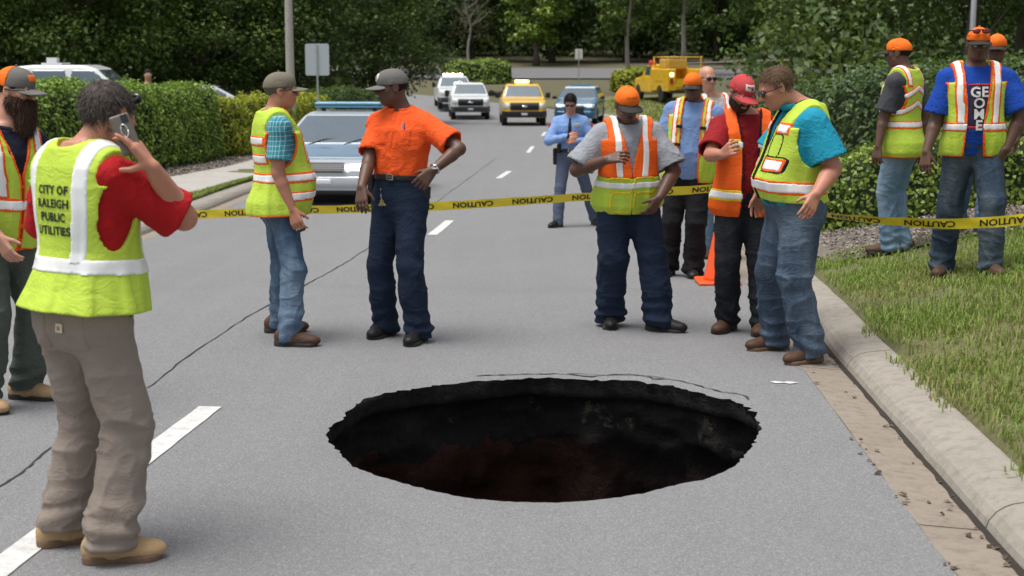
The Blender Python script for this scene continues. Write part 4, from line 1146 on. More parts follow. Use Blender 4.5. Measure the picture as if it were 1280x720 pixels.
# second, far pole top right
lp = at_depth(1217, 10, 30); r = empty('light_pole', (lp.x, 30, float(gz(lp.x, 30)))); tag(r, 'slim grey pole rising behind the tall glossy hedge', 'pole')
MB().lathe([(.07, -.2), (.06, 2), (.05, 7)], (0, 0, 0), 12).build('shaft', plain('post_steel', (.4,) * 3), r, True); MB().lathe([(.12, 0), (.12, .2), (.08, .25)], (0, 0, 0), 12).build('footing', pm, r, True)
# rail fence beyond the service truck
fm = concrete('fence_wood', (.20, .18, .16), (.30, .28, .25), 3)
fr_ = empty('rail_fence', (10.5, 92, float(gz(10.5, 92)))); tag(fr_, 'grey three rail fence behind the yellow service truck', 'fence')
for i in range(7):
    x_ = i * 1.9; zz_ = float(gz(10.5 + x_, 92)) - fr_.location.z
    MB().box((x_, 0, zz_ + .62), (.12, .12, 1.3), None, .92).build('post', fm, fr_)
    if i < 6:
        z2 = float(gz(12.4 + x_, 92)) - fr_.location.z
        for h_ in (.35, .72, 1.1): MB().tube([(x_, -.08, zz_ + h_), (x_ + 1.9, -.08, z2 + h_)], .055, 6).build('rail', fm, fr_)
# ------------------------------------------------------------------ people
LIME, ORNG = (.49, .66, .07), (.90, .13, .012)
def M_stripe():
    return plain('reflective_tape', (.86, .87, .87), .35, 0, .05, 40, .6)
def M_vest(c):
    return {'lime': cloth('vest_lime', LIME, .7, .06, .35), 'orange': cloth('vest_orange', ORNG, .7, .06, .35),
            'black': cloth('vest_black', (.012, .012, .014), .8, .2, .3), 'gold': cloth('vest_gold', (.85, .60, .02), .6, .1, .3)}[c]

TAB = np.array([  # height above the hip joints, half width, half depth, forward shift
    (-.13, .115, .070, -.012), (-.05, .168, .112, -.015), (.02, .172, .120, -.012), (.09, .160, .108, -.002), (.16, .152, .104, .004),
    (.26, .160, .112, .006), (.36, .178, .122, .006), (.43, .184, .118, .002), (.49, .170, .098, -.010), (.53, .120, .080, -.016), (.575, .068, .066, -.018)])

class Person:
    def __init__(s, label, H, phi, feet, neck, head, arms, pel=None, gw=1., gd=1., belly=0., sh=1., skin_m=None, h=.0065, ch=.009, detail=True, leg=1.0, armg=1.0, hs=1.0):
        s.sc = sc = H / 1.80
        s.h, s.ch, s.detail, s.gw, s.gd, s.belly, s.leg, s.armg = h, ch, detail, gw, gd, belly, leg, armg
        s.skin = skin_m
        p = math.radians(phi); s.fwd = Vector((math.sin(p), math.cos(p), 0)); s.right = Vector((math.cos(p), -math.sin(p), 0))
        g = [ground_at(f[0], f[1]) for f in feet]                      # right, left
        s.g = g; s.fy = [math.radians(f[2]) for f in feet]
        mid = (g[0] + g[1]) / 2
        s.base = Vector((mid.x, mid.y, min(g[0].z, g[1].z)))
        s.root = empty('person', s.base)
        tag(s.root, label, 'person')
        px = mid.x; py = mid.y
        if pel:
            py += pel[1]; px = at_depth(pel[0], 360 + (s.base.y < 7) * 60, py).x
        s.pel = Vector((px, py, (g[0].z + g[1].z) / 2 + .925 * sc))
        nk = at_depth(neck[0], neck[1], s.pel.y + neck[2]); s.neck = nk
        z = (nk - s.pel); s.tz = z.length / .575 / sc; z.normalize()
        y = (s.fwd - z * s.fwd.dot(z)).normalized()
        s.T = Frame(s.pel, y.cross(z), y, z)
        s.P = Frame(s.pel, s.right, s.fwd, (0, 0, 1))
        s.tab = TAB.copy(); s.tab[:, 0] *= sc * s.tz; s.tab[:, 1] *= sc * gw; s.tab[:, 2] *= sc * gd; s.tab[:, 3] *= sc
        bl = np.exp(-((TAB[:, 0] - .15) / .13) ** 2) * belly
        s.tab[:, 2] += bl * .55; s.tab[:, 3] += bl * .5; s.tab[:, 1] += bl * .25
        # head
        hc = at_depth(head[0], head[1], nk.y + head[2])
        hy, hp, hr = (math.radians(a) for a in head[3:6])
        f = Vector((math.sin(hy) * math.cos(hp), math.cos(hy) * math.cos(hp), -math.sin(hp)))
        r = Vector((math.cos(hy), -math.sin(hy), 0)); u = r.cross(f)
        q = Matrix.Rotation(hr, 3, f); s.Hd = Frame(hc, q @ r * hs, f * hs, q @ u * hs)
        s.hs = 1.0
        # legs
        s.hip = [s.P.w(e * .088 * sc * gw, -.005, 0) for e in (1, -1)]
        s.ank = [Vector((a.x, a.y, a.z + .085 * sc)) for a in g]
        s.knee = []
        for i in range(2):
            a, b = s.hip[i], s.ank[i]; d = b - a; Ld = d.length; l1, l2 = .435 * sc, .425 * sc
            if Ld > (l1 + l2) * .999: l1, l2 = l1 * Ld / (l1 + l2) * 1.001, l2 * Ld / (l1 + l2) * 1.001
            t = (l1 * l1 - l2 * l2 + Ld * Ld) / (2 * Ld); hgt = math.sqrt(max(0, l1 * l1 - t * t))
            kf = Vector((math.sin(s.fy[i]), math.cos(s.fy[i]), 0)); kf = (kf * .5 + s.fwd * .5)
            n = (kf - d * kf.dot(d) / (Ld * Ld)).normalized()
            s.knee.append(a + d * (t / Ld) + n * min(hgt, .09))
        # arms
        sw = .178 * sc * sh
        s.sho = [s.T.w(e * sw, -.012 + (arms[i].get('fwd', 0)), .468 * sc * s.tz + arms[i].get('up', 0)) for i, e in enumerate((1, -1))]
        s.el, s.wr, s.arms = [], [], arms
        for i in range(2):
            A = arms[i]
            e = s.reach(s.sho[i], *A['el'], .295 * sc); w = s.reach(e, *A['wr'], .255 * sc)
            s.el.append(e); s.wr.append(w)
        print('%-28s H%.2f tz %.2f headtop %.2f Y %.1f base (%.2f %.2f %.2f) neckdist %.2f' % (label[:28], H, s.tz, hc.z + .115 - s.base.z, mid.y, *s.base, (hc - nk).length))
        s.body()

    def reach(s, a, u, v, sg, Ln):
        O = Vector((0, 0, CAMH)); r = ray(u, v).normalized()
        b = (O - a).dot(r); c = (O - a).length_squared - Ln * Ln; D = b * b - c
        if abs(sg) != 1:
            p = at_depth(u, v, s.pel.y + sg); return a + (p - a).normalized() * Ln
        if D < 0:
            p = O + r * (-b); return a + (p - a).normalized() * Ln
        return O + r * (-b + sg * math.sqrt(D))

    def part(s, name, VQ, mat, parent=None, tc=False, disp=None, warp=0, multi=False):
        V, Q = VQ
        if len(V) == 0: return None
        if tc:
            X, Y, Z = s.T.loc(V[:, 0], V[:, 1], V[:, 2]); T = np.stack([X, Y, Z], 1)
        if disp: V = V + vnormals(V, Q) * disp(V)[:, None]
        if warp:
            V = V + warp * np.stack([vnoise(V, 6.5, 1), vnoise(V, 6.5, 2), .4 * vnoise(V, 6.5, 3)], 1) + .45 * warp * np.stack([vnoise(V * np.array([1, 1, .5], f32), 16, 4), vnoise(V * np.array([1, 1, .5], f32), 16, 5), 0 * V[:, 0]], 1)
            lx, ly, lz = s.T.loc(V[:, 0], V[:, 1], V[:, 2]); a_ = np.arctan2(lx, ly); kk = s.sc * s.tz
            n_ = vnoise(np.stack([np.cos(a_) * 1.6, np.sin(a_) * 1.6, lz * 1.2], 1), 3.0, 6); n_ = np.sign(n_) * np.abs(n_) ** .7
            am = 1.9 * warp * np.interp(lz / kk, [-.1, .12, .3, .5], [1.0, .6, .25, .1])
            dr = np.outer(np.sin(a_), np.array(s.T.x)) + np.outer(np.cos(a_), np.array(s.T.y))
            V = (V + dr * (am * (n_ + .55))[:, None]).astype(f32)
        if multi: return split_link(name, (V, Q), mat, parent or s.root, s.base, 14)
        me = mesh(name, V - np.array(s.base, f32), Q, mat)
        if tc:
            at = me.attributes.new('tc', 'FLOAT_VECTOR', 'POINT'); at.data.foreach_set('vector', T.astype(f32).ravel())
        return link(name, me, parent or s.root)

    # --- torso distance field
    def tor(s, X, Y, Z, off=0., z0=-.13, z1=.575, flare=0.):
        x, y, z = s.T.loc(X, Y, Z); k = s.sc * s.tz
        zc = np.clip(z, z0 * k, z1 * k)
        t = s.tab
        a = np.interp(zc, t[:, 0], t[:, 1]); b = np.interp(zc, t[:, 0], t[:, 2]); c = np.interp(zc, t[:, 0], t[:, 3])
        if flare:
            fl = flare * np.clip((.22 * k - zc) / (.3 * k), 0, 1); a = a + fl; b = b + fl
        yy = y - c
        q = ((np.abs(x) / a) ** 2.35 + (np.abs(yy) / b) ** 2.35) ** (1 / 2.35)
        ln = np.sqrt(x * x + yy * yy)
        d = np.where(q > .05, ln * (1 - 1 / np.maximum(q, .05)), -np.minimum(a, b) * .9) - off
        dz = np.abs(z - zc)
        return np.where(dz > 0, np.sqrt(np.maximum(d, 0) ** 2 + dz ** 2) + np.minimum(d, 0) * 0 + 0 * d + np.where(d < 0, 0, 0), d).astype(f32)
    def bounds(s, pts, m):
        P = np.array([tuple(p) for p in pts]); return P.min(0) - m, P.max(0) + m
    def torso_put(s, G, off, z0=-.13, z1=.575, k=.0, flare=0.):
        kk = s.sc * s.tz; a, b = s.T.w(0, 0, z0 * kk), s.T.w(0, 0, z1 * kk); m = .34 * s.sc * max(s.gw, s.gd) + flare + s.belly
        G.put(lambda X, Y, Z: s.tor(X, Y, Z, off, z0, z1, flare), [min(a[i], b[i]) - (m if i < 2 else .08) for i in range(3)], [max(a[i], b[i]) + (m if i < 2 else .08) for i in range(3)], k)

    def head_put(s, G, grow=0., k=.012):
        f = s.Hd; g = grow
        G.ell(f, (0, -.012, .032), (.076 + g, .098 + g, .080 + g), k)
        G.ell(f, (0, .020, -.028), (.064 + g, .074 + g, .090 + g), .025)
        G.ell(f, (0, .048, -.088), (.036 + g, .036 + g, .030 + g), .03)
        G.ell(f, (0, .0, -.065), (.062 + g, .055 + g, .045 + g), .03)
        for e in (1, -1):
            G.ell(f, (e * .040, .060, -.022), (.026 + g, .024 + g, .022 + g), .02)
    def face_put(s, G):
        f = s.Hd
        G.cone(f.w(-.035, .082, .018), f.w(.035, .082, .018), .012, .012, .012)
        for e in (1, -1): G.ell(f, (e * .031, .100, -.002), (.017, .013, .011), .010, 'cut')
        G.cone(f.w(0, .092, .006), f.w(0, .108, -.032), .008, .0125, .010)
        for e in (1, -1): G.ell(f, (e * .013, .098, -.036), (.010, .012, .009), .006)
        G.ell(f, (0, .089, -.062), (.024, .011, .0065), .005)
        G.ell(f, (0, .087, -.073), (.021, .011, .0075), .004)
        G.ell(f, (0, .098, -.067), (.024, .008, .0022), .003, 'cut')
        for e in (1, -1):
            G.ell(f, (e * .077, -.008, -.008), (.010, .020, .033), .008)
            G.ell(f, (e * .086, -.003, -.006), (.006, .010, .018), .006, 'cut')

    def hand_put(s, G, i):
        A = s.arms[i]; w, e = s.wr[i], s.el[i]
        fd = (w - e).normalized()
        d = (fd * .6 + Vector(A['hd']).normalized() * .8).normalized() if 'hd' in A else (fd + Vector((0, 0, -.5))).normalized()
        n = Vector(A.get('pn', tuple(s.T.x * (-1 if i == 0 else 1))))
        n = (n - d * n.dot(d)).normalized()
        sd = d.cross(n) * (1 if i == 0 else -1)        # towards the thumb
        S = s.sc * A.get('hsc', 1.08); cur = A.get('curl', .38)
        s.hand = getattr(s, 'hand', {}); s.hand[i] = (w, d, n, sd)
        kn = [w + (d * .086 + sd * o) * S for o in (.033, .011, -.011, -.031)]
        for q, o in enumerate((.026, .009, -.009, -.024)):
            G.cone(w + (d * .012 + sd * o * .7) * S, kn[q], .0155 * S, .0125 * S, .010)
        ln = (.070, .078, .072, .056); sp = (.10, .03, -.04, -.12)
        for q in range(4):
            cc = cur[q] if isinstance(cur, (list, tuple)) else cur * (1 + .12 * q)
            p = kn[q]; ang = cc * .6; dd = (d + sd * sp[q]).normalized()
            for j, fr_ in enumerate((.45, .30, .25)):
                v = dd * math.cos(ang) + n * math.sin(ang); p2 = p + v * ln[q] * fr_ * S
                G.cone(p, p2, (.0098 - .0009 * j) * S, (.0091 - .0009 * j) * S, .004); p = p2; ang += cc
        tb = A.get('thumb', (.75, .62, .45))
        p = w + (d * .022 + sd * .024 + n * .006) * S
        v = (d * tb[0] + sd * tb[1] + n * tb[2]).normalized(); p2 = p + v * .045 * S
        G.cone(p, p2, .0145 * S, .0105 * S, .010)
        v = (v + d * .5 + n * .25).normalized(); p3 = p2 + v * .032 * S; G.cone(p2, p3, .0105 * S, .0088 * S, .004)

    def body(s):
        sc, ag = s.sc, s.armg
        pts = s.ank + s.knee + s.el + s.wr + s.sho + [s.Hd.o, s.pel]
        lo, hi = s.bounds(pts, .24); lo[2] = s.base.z - .02
        G = Grid(lo, hi, s.h)
        s.torso_put(G, -.008, -.09, .575)
        s.head_put(G); 
        G.cone(s.T.w(0, -.02, .52 * sc * s.tz), s.Hd.w(0, -.022, -.05), .066 * sc * (1 + .6 * (s.gw - 1)), .056, .03)
        for i in range(2):
            G.cone(s.hip[i], s.knee[i], .078 * sc * s.leg, .053 * sc, .03); G.cone(s.knee[i], s.ank[i], .052 * sc, .037 * sc, .02)
            fd = Vector((math.sin(s.fy[i]), math.cos(s.fy[i]), 0))
            G.cone(s.ank[i] - Vector((0, 0, .045)), s.ank[i] + fd * .12 * sc - Vector((0, 0, .05)), .032, .028, .02)
            G.cone(s.T.w((.05 if i == 0 else -.05), -.016, .53 * sc * s.tz), s.sho[i], .038, .050, .03)
            G.cone(s.sho[i], s.el[i], .055 * sc * ag, .043 * sc * ag, .03)
            m = s.el[i].lerp(s.wr[i], .3)
            G.cone(s.el[i], m, .041 * sc * ag, .043 * sc * ag, .015); G.cone(m, s.wr[i], .043 * sc * ag, .029 * sc * (.5 + .5 * ag), .01)
            s.hand_put(G, i)
        s.face_put(G)
        s.bmesh = s.part('body', nets(G.d, G.lo, G.h, 1), s.skin)

    # --- garments
    def fold(s, amp, zf=1.0, fr=9., seed=0):
        def f(V):
            w = np.array([1, 1, zf], f32)
            n = vnoise(V * w, fr, seed) + .5 * vnoise(V * w, fr * 2.2, seed + 3)
            r = np.clip(1 - np.abs(vnoise(V * w + .05 * np.stack([n, n, n], 1), fr * .8, seed + 5)), 0, 1) ** 5 + .55 * np.clip(1 - np.abs(vnoise(V * w + .04 * np.stack([n, -n, n], 1), fr * 1.8, seed + 7)), 0, 1) ** 6
            return (amp * (.55 * n + 1.25 * r - .45)).astype(f32)
        return f
    def trousers(s, mat, thigh=.098, knee=.080, cuff=.076, cut=.03, name='trousers', amp=.008, bunch=.014, wz=.115):
        sc = s.sc
        lo, hi = s.bounds(s.ank + s.knee + s.hip + [s.pel], .24 + .1 * (s.gw - 1) + s.belly); hi[2] = s.pel.z + .22
        G = Grid(lo, hi, s.ch)
        s.torso_put(G, .012, -.12, wz)
        for i in range(2):
            G.cone(s.hip[i], s.knee[i], thigh * sc * s.leg, knee * sc, .05)
            b = s.ank[i] + Vector((0, 0, -.02)); G.cone(s.knee[i], b, knee * sc, cuff * sc, .02)
        X, Y, Z = G.xyz()
        gr = min(s.g[0].z, s.g[1].z)
        for i in range(2): # cuff plane per foot
            pass
        G.d = np.maximum(G.d, (gr + cut) - Z)
        V, Q = nets(G.d, G.lo, G.h, 1)
        ft = s.fold(amp * 1.25, 1.5, 5.2, 11)
        def dsp(V):
            zr = (V[:, 2] - gr) / (.925 * sc)
            f = ft(V) * np.interp(zr, [0, .2, .45, .55, .65, .9, 1.1], [1.3, 1.3, .8, 1.1, .7, .5, .2])
            # bunched rings above the shoe and behind the knee
            ring = np.sin(zr * 62 + 5 * vnoise(V, 5, 4)) * np.interp(zr, [0, .03, .10, .24, .34], [.3, 1, 1, .25, 0])
            kn = np.sin(zr * 44 + 6 * vnoise(V, 6, 8)) * np.interp(zr, [.38, .46, .58, .66], [0, .45, .45, 0])
            return f + bunch * .55 * ring + bunch * .3 * kn
        o = s.part(name, (V, Q), mat, tc=True, disp=dsp)
        s.trG = (G, dsp, o, mat)
        return o
    def hip_pocket(s, xc, zc, w=.062, hh=.075, side=-1):
        G, dsp, o, mat = s.trG; x, y, z = s.P.loc(*G.xyz())
        d = np.maximum(np.maximum(np.maximum(G.d - .0045, np.abs(x - xc) - w), -y * side + .02), np.abs(z - zc) - hh - .12 * np.clip(w - np.abs(x - xc), 0, .06) * (z < zc))
        return s.part('hip_pocket', nets(d, G.lo, G.h, 0), mat, o, tc=True, disp=dsp)
    def belt(s, mat, z=(.075, .112), buckle=True, name='belt'):
        kk = s.sc * s.tz
        lo, hi = s.bounds([s.T.w(0, 0, .1 * kk)], .30 + .1 * (s.gw - 1) + s.belly); lo[2] = s.T.w(0, 0, .1 * kk).z - .14; hi[2] = lo[2] + .28
        G = Grid(lo, hi, .008)
        G.d = s.tor(*G.xyz(), .020)
        lx, ly, lz = s.T.loc(*G.xyz())
        d = np.maximum(G.d, np.abs(lz - sum(z) / 2 * kk) - (z[1] - z[0]) / 2 * kk)
        o = s.part(name, nets(d, G.lo, G.h, 0), mat)
        if buckle:
            t = s.tab; zz = sum(z) / 2 * kk
            yb = np.interp(zz, t[:, 0], t[:, 2]) + np.interp(zz, t[:, 0], t[:, 3]) + .022
            R = Matrix((s.T.x, s.T.y, s.T.z)).transposed()
            mb = MB(); p = s.T.w(0, yb, zz) - s.base
            for dx, dz, a, b in ((0, .017, .05, .008), (0, -.017, .05, .008), (.022, 0, .008, .034), (-.022, 0, .008, .034), (.004, 0, .036, .005)):
                mb.box(p + s.T.d(dx, 0, dz), (a, .008, b), R)
            mb.build('buckle', plain('buckle_metal', (.6, .58, .52), .3, 1.0), o)
        return o
    def shirt(s, mat, z0=-.02, sleeve=.72, rs=(.068, .078), collar=None, off=.014, long=False, placket=None, amp=.005, name='shirt', flare=0.):
        sc, ag = s.sc, s.armg; kk = sc * s.tz
        lo, hi = s.bounds(s.sho + s.el + [s.pel, s.neck] + (s.wr if long else []), .22 + .1 * (s.gw - 1) + s.belly); lo[2] = min(s.pel.z - .2, lo[2])
        G = Grid(lo, hi, s.ch)
        s.torso_put(G, off, z0, .545, flare=flare)
        T0 = G.d; G.d = np.full_like(T0, .5)
        for i in range(2):
            end = s.sho[i].lerp(s.el[i], 1.0 if long else sleeve); d = (s.el[i] - s.sho[i]).normalized()
            G.cone(s.T.w((.05 if i == 0 else -.05), -.016, .53 * kk), s.sho[i], .040 + off, .052 + off, .03)
            G.cone(s.sho[i] + s.T.x * (-.02 if i == 0 else .02), end, rs[0] * sc * (.5 + .5 * ag), rs[1] * sc * (.4 + .6 * ag), .035)
            if long:
                G.cone(s.el[i], s.wr[i].lerp(s.el[i], .04), .060 * sc * ag, .044 * sc, .015)
            else:   # flat sleeve end with an open cuff
                fr = Frame(end, d.orthogonal().normalized(), d, d.cross(d.orthogonal().normalized()))
                G.put(lambda X, Y, Z: np.maximum(-(fr.loc(X, Y, Z)[1]), np.sqrt(sum((q - f32(o)) ** 2 for q, o in zip((X, Y, Z), end))) - f32(.14)), [q - .14 for q in end], [q + .14 for q in end], 0, 'cut')
                G.cone(end - d * .015, end + d * .08, rs[1] * sc * (.4 + .6 * ag) - .016, rs[1] * sc * (.4 + .6 * ag) - .012, 0, 'cut')
        G.d = smin(T0, G.d, .03)
        G.cone(s.T.w(0, -.005, .555 * kk), s.Hd.w(0, -.018, -.06), .064 * (1 + .6 * (s.gw - 1)), .058, 0, 'cut')
        d0 = G.d
        o = s.part(name, nets(d0, G.lo, G.h, 1), mat, tc=True, disp=s.fold(amp, .8, 8, 2))
        if collar:
            C = Grid(*s.bounds([s.T.w(0, 0, .55 * kk)], .15), .006)
            a, b = s.T.w(0, -.012, .49 * kk), s.Hd.w(0, -.02, -.055)
            r = .066 * (1 + .6 * (s.gw - 1))
            C.cone(a, b, r + .032, r + .006)
            x, y, z = s.T.loc(*C.xyz())
            d = np.maximum(C.d, np.abs(z - (.553 * kk - .18 * np.clip(y, -.05, .2))) - .020)
            d = np.maximum(d, -np.maximum(np.abs(x) - .35 * np.clip(.60 * kk - z, 0, .2), -(y - .02)))
            s.part('collar', nets(d, C.lo, C.h, 1), collar, o)
        if placket:
            x, y, z = s.T.loc(*G.xyz())
            d = np.maximum(np.maximum(np.maximum(d0 - .004, np.abs(x) - .016), -y), np.maximum(z0 * kk - z, z - .53 * kk))
            s.part('placket', nets(d, G.lo, G.h, 0), placket, o)
        s.shG = (G, d0, o)
        return o
    def shirt_pocket(s, mat, xc, zc=.39, w=.052, hh=.058, side=1):
        G, d0, o = s.shG; x, y, z = s.T.loc(*G.xyz()); kk = s.sc * s.tz
        d = np.maximum(np.maximum(np.maximum(d0 - .006, np.abs(x - xc) - w), -y * side), np.abs(z - zc * kk) - hh)
        s.part('pocket', nets(d, G.lo, G.h, 0), mat, o)

    def vest(s, col='lime', trim='orange', z0=-.04, off=.026, opening=None, arm=(.375, .135, .088, .138), bands=(), lower=None, flare=.02, edge=True, pockets=(), vee=None, ch=None, warp=.008, ocol=None):
        kk = s.sc * s.tz; sc = s.sc; gw = s.gw
        m = .25 + .13 * (gw - 1) + s.belly + flare
        lo, hi = s.bounds([s.T.w(0, 0, z0 * kk), s.T.w(0, 0, .57 * kk)], m); lo[2] = s.T.w(0, 0, z0 * kk).z - .1; hi[2] = s.T.w(0, 0, .57 * kk).z + .08
        G = Grid(lo, hi, ch or s.ch)
        X, Y, Z = G.xyz()
        d = s.tor(X, Y, Z, off, z0 - .1, .56, flare)
        x, y, z = s.T.loc(X, Y, Z)
        for i in range(2):   # cloth over the shoulders
            e = 1 if i == 0 else -1
            a, b = s.T.w(e * .05, -.015, .535 * kk), s.T.w(e * .18 * sc * gw, -.012, .474 * kk)
            ab = b - a
            t = np.clip(((X - a.x) * ab.x + (Y - a.y) * ab.y + (Z - a.z) * ab.z) / ab.length_squared, 0, 1)
            dd = np.sqrt((X - a.x - t * ab.x) ** 2 + (Y - a.y - t * ab.y) ** 2 + (Z - a.z - t * ab.z) ** 2) - (.046 + off + .010 * t)
            d = smin(d, dd, .03)
        ax = np.abs(x); zn = z / kk
        ry = arm[2] * sc * (.5 + .5 * s.gd); qa = np.sqrt(((y + .012) / ry) ** 2 + ((z - arm[0] * kk) / (arm[1] * kk)) ** 2)
        xin = np.interp(zn, [.22, .38, .56], [arm[3] - .03, arm[3] - .012, arm[3]]).astype(f32) * sc * gw
        hole_ = np.maximum((qa - 1) * ry, xin - ax)
        d = np.maximum(d, -hole_)
        d = np.maximum(d, -np.maximum(xin + .015 - ax, .44 * kk - z))
        d = np.maximum(d, z0 * kk - z)
        # neck hole
        nd = np.sqrt(x ** 2 + (y + .010) ** 2 + ((z - .59 * kk) * .75) ** 2) - (.090 * (1 + .5 * (gw - 1)))
        d = np.maximum(d, -nd)
        op = None
        if opening is not None:
            O = np.array(opening); op = np.interp(zn, O[:, 0], O[:, 1]).astype(f32); oc = np.interp(zn, O[:, 0], O[:, 2]).astype(f32) if O.shape[1] > 2 else 0
            cutf = np.maximum(np.abs(x - oc) - op, -(y - .03))
            d = np.maximum(d, -cutf)
        mt = M_vest(col)
        if lower:
            o = s.part('vest', nets(np.maximum(d, lower[0] * kk - z), G.lo, G.h, 1), mt, tc=True, warp=warp)
            s.part('vest_lower_panel', nets(np.maximum(d - .001, z - lower[0] * kk), G.lo, G.h, 1), M_vest(lower[1]), o, warp=warp)
        else:
            o = s.part('vest', nets(d, G.lo, G.h, 1), mt, tc=True, warp=warp)
        tm = M_vest(trim) if trim else None; st = M_stripe()
        def put(name, fld, off_, mat):
            s.part(name, nets(np.maximum(d - off_, fld), G.lo, G.h, 0), mat, o, warp=warp, multi=True)
        for b in bands:
            side = {'all': None, 'front': -(y - .02), 'back': y - .0}[b[-1]]
            if b[0] == 'h': fld = np.abs(zn - b[1]) * kk - b[2]
            elif b[0] == 'v':   # mirrored vertical band: x at bottom, x at top, half width, z range
                xc = np.interp(zn, [b[4], b[5]], [b[1], b[2]]).astype(f32) * sc * gw
                fld = np.maximum(np.abs(ax - xc) - b[3], np.maximum(b[4] * kk - z, z - b[5] * kk))
            elif b[0] == 'v1':   # single band
                xc = np.interp(zn, [b[4], b[5]], [b[1], b[2]]).astype(f32) * sc * gw
                fld = np.maximum(np.abs(x - xc) - b[3], np.maximum(b[4] * kk - z, z - b[5] * kk))
            elif b[0] == 'chev':
                fld = np.abs(z - b[1] * kk + b[3] * ax) - b[2]
            elif b[0] == 'hx':   # short horizontal piece between two x
                fld = np.maximum(np.abs(zn - b[1]) * kk - b[2], np.abs(x - (b[3] + b[4]) / 2) - (b[4] - b[3]) / 2)
            wcol = st
            if side is not None: fld = np.maximum(fld, side)
            if tm is not None: put('trim', fld - .013, .0025, tm)
            put('reflective_stripe', fld, .0050, wcol)
        if edge and tm is not None:
            put('trim', hole_ - .012, .003, tm)
            put('trim', z - (z0 * kk + .010), .003, tm)
            if op is not None: put('trim', np.maximum(np.abs(np.abs(x - oc) - op) - .010, -(y - .02)), .0042, tm)
        if ocol and op is not None: put('trim', np.maximum(np.abs(np.abs(x - oc) - op) - .008, -(y - .02)), .0046, M_vest(ocol))
        for (x0, x1, za, zb, colr) in pockets:
            qx, qz = np.abs(x - (x0 + x1) / 2) - (x1 - x0) / 2 + .02, np.abs(z - (za + zb) / 2 * kk) - (zb - za) / 2 * kk + .02
            r = np.sqrt(np.maximum(qx, 0) ** 2 + np.maximum(qz, 0) ** 2) + np.minimum(np.maximum(qx, qz), 0) - .02
            put('pocket_piping', np.maximum(np.abs(r) - .0045, -(y - .02)), .006, M_vest(colr))
        s.vG = (G, d, o)
        return o

    def text_on(s, part, lines, size, x0, z0, side, mat, lead=1.25, bold=.012, off=.006, name='lettering', skew=0.):
        """project flat letters onto a garment; side +1 front, -1 back"""
        dg = bpy.context.evaluated_depsgraph_get()
        me = part.data
        bv = BVHTree.FromPolygons([tuple(v.co) for v in me.vertices], [tuple(p.vertices) for p in me.polygons])
        V = []; Fc = []
        for li, ln in enumerate(lines):
            cu = bpy.data.curves.new('txt', 'FONT'); cu.body = ln; cu.size = size; cu.align_x = 'CENTER'; cu.offset = bold * size / .1 * .1; cu.resolution_u = 3; cu.space_character = 1.08
            ob = bpy.data.objects.new('txt', cu); tm = ob.to_mesh()
            n0 = len(V)
            for v in tm.vertices:
                lx = x0 + v.co.x * side * -1; lz = z0 - li * size * lead + v.co.y + skew * v.co.x
                p = s.T.w(lx, side * .6, lz) - s.base
                h = bv.ray_cast(p, s.T.y * -side)
                q = h[0] if h[0] is not None else p - s.T.y * side * .4
                V.append(q + s.T.y * side * off)
            for f in tm.polygons: Fc.append([n0 + i for i in f.vertices])
            ob.to_mesh_clear(); bpy.data.objects.remove(ob); bpy.data.curves.remove(cu)
        return link(name, mesh(name, V, Fc, mat, False), part)

    # --- head wear
    def hgrid(s, m=.19, h=.005):
        c = s.Hd.o; return Grid([q - m for q in c], [q + m for q in c], h)
    def cap(s, mat, brim, tilt=0., z0=.016, logo=None, back=None, front=None):
        """baseball cap; brim material may differ; logo = list of lines"""
        f = s.Hd; G = s.hgrid(.21, .0055)
        x, y, z = f.loc(*G.xyz())
        C = Grid(G.lo + 3 * G.h, G.lo + 3 * G.h, G.h)
        def ellf(c, r):
            k0 = np.sqrt(((x - c[0]) / r[0]) ** 2 + ((y - c[1]) / r[1]) ** 2 + ((z - c[2]) / r[2]) ** 2)
            return (k0 - 1) * min(r)
        dome = smin(ellf((0, -.010, .026), (.0845, .107, .097)), ellf((0, .036, .052), (.060, .064, .060)), .02)
        dome = np.maximum(dome, (z0 + .10 * np.clip(y, -.12, .0) * -1 * .25) - z)
        inner = ellf((0, -.008, .026), (.0775, .099, .092))
        dome = np.maximum(dome, -np.maximum(inner, z - .06))
        if back is not None:   # two colour panels
            o = s.part('cap', nets(np.maximum(dome, -(y + .012)), G.lo, G.h, 1), mat)
            s.part('cap_mesh_panel', nets(np.maximum(dome - .0006, y + .012), G.lo, G.h, 1), back, o)
        else:
            o = s.part('cap', nets(dome, G.lo, G.h, 1), mat)
        # seams, button
        for a in ((0, 1), (.866, .5), (.866, -.5)):
            sm = np.maximum(np.abs(x * a[1] - (y + .008) * a[0]) - .0022, dome - .0022)
            sm = np.maximum(sm, (z0 + .012) - z)
        zb = z0 + .004 - 3.6 * x ** 2 - .20 * (y - .08)
        e2 = np.sqrt((x / .086) ** 2 + ((y - .072) / .112) ** 2)
        br = np.maximum((e2 - 1) * .08, np.abs(z - zb) - .0045)
        br = np.maximum(br, .062 - y)
        br = np.maximum(br, -(np.sqrt((x / .085) ** 2 + ((y + .008) / .104) ** 2) - 1) * .085)
        s.part('brim', nets(br, G.lo, G.h, 1), brim, o)
        bt = np.sqrt(x ** 2 + (y + .008) ** 2 + (z - .126) ** 2) - .008
        s.part('button', nets(bt, G.lo, G.h, 0), mat, o)
        s.cp = (G, dome, x, y, z, o)
        return o
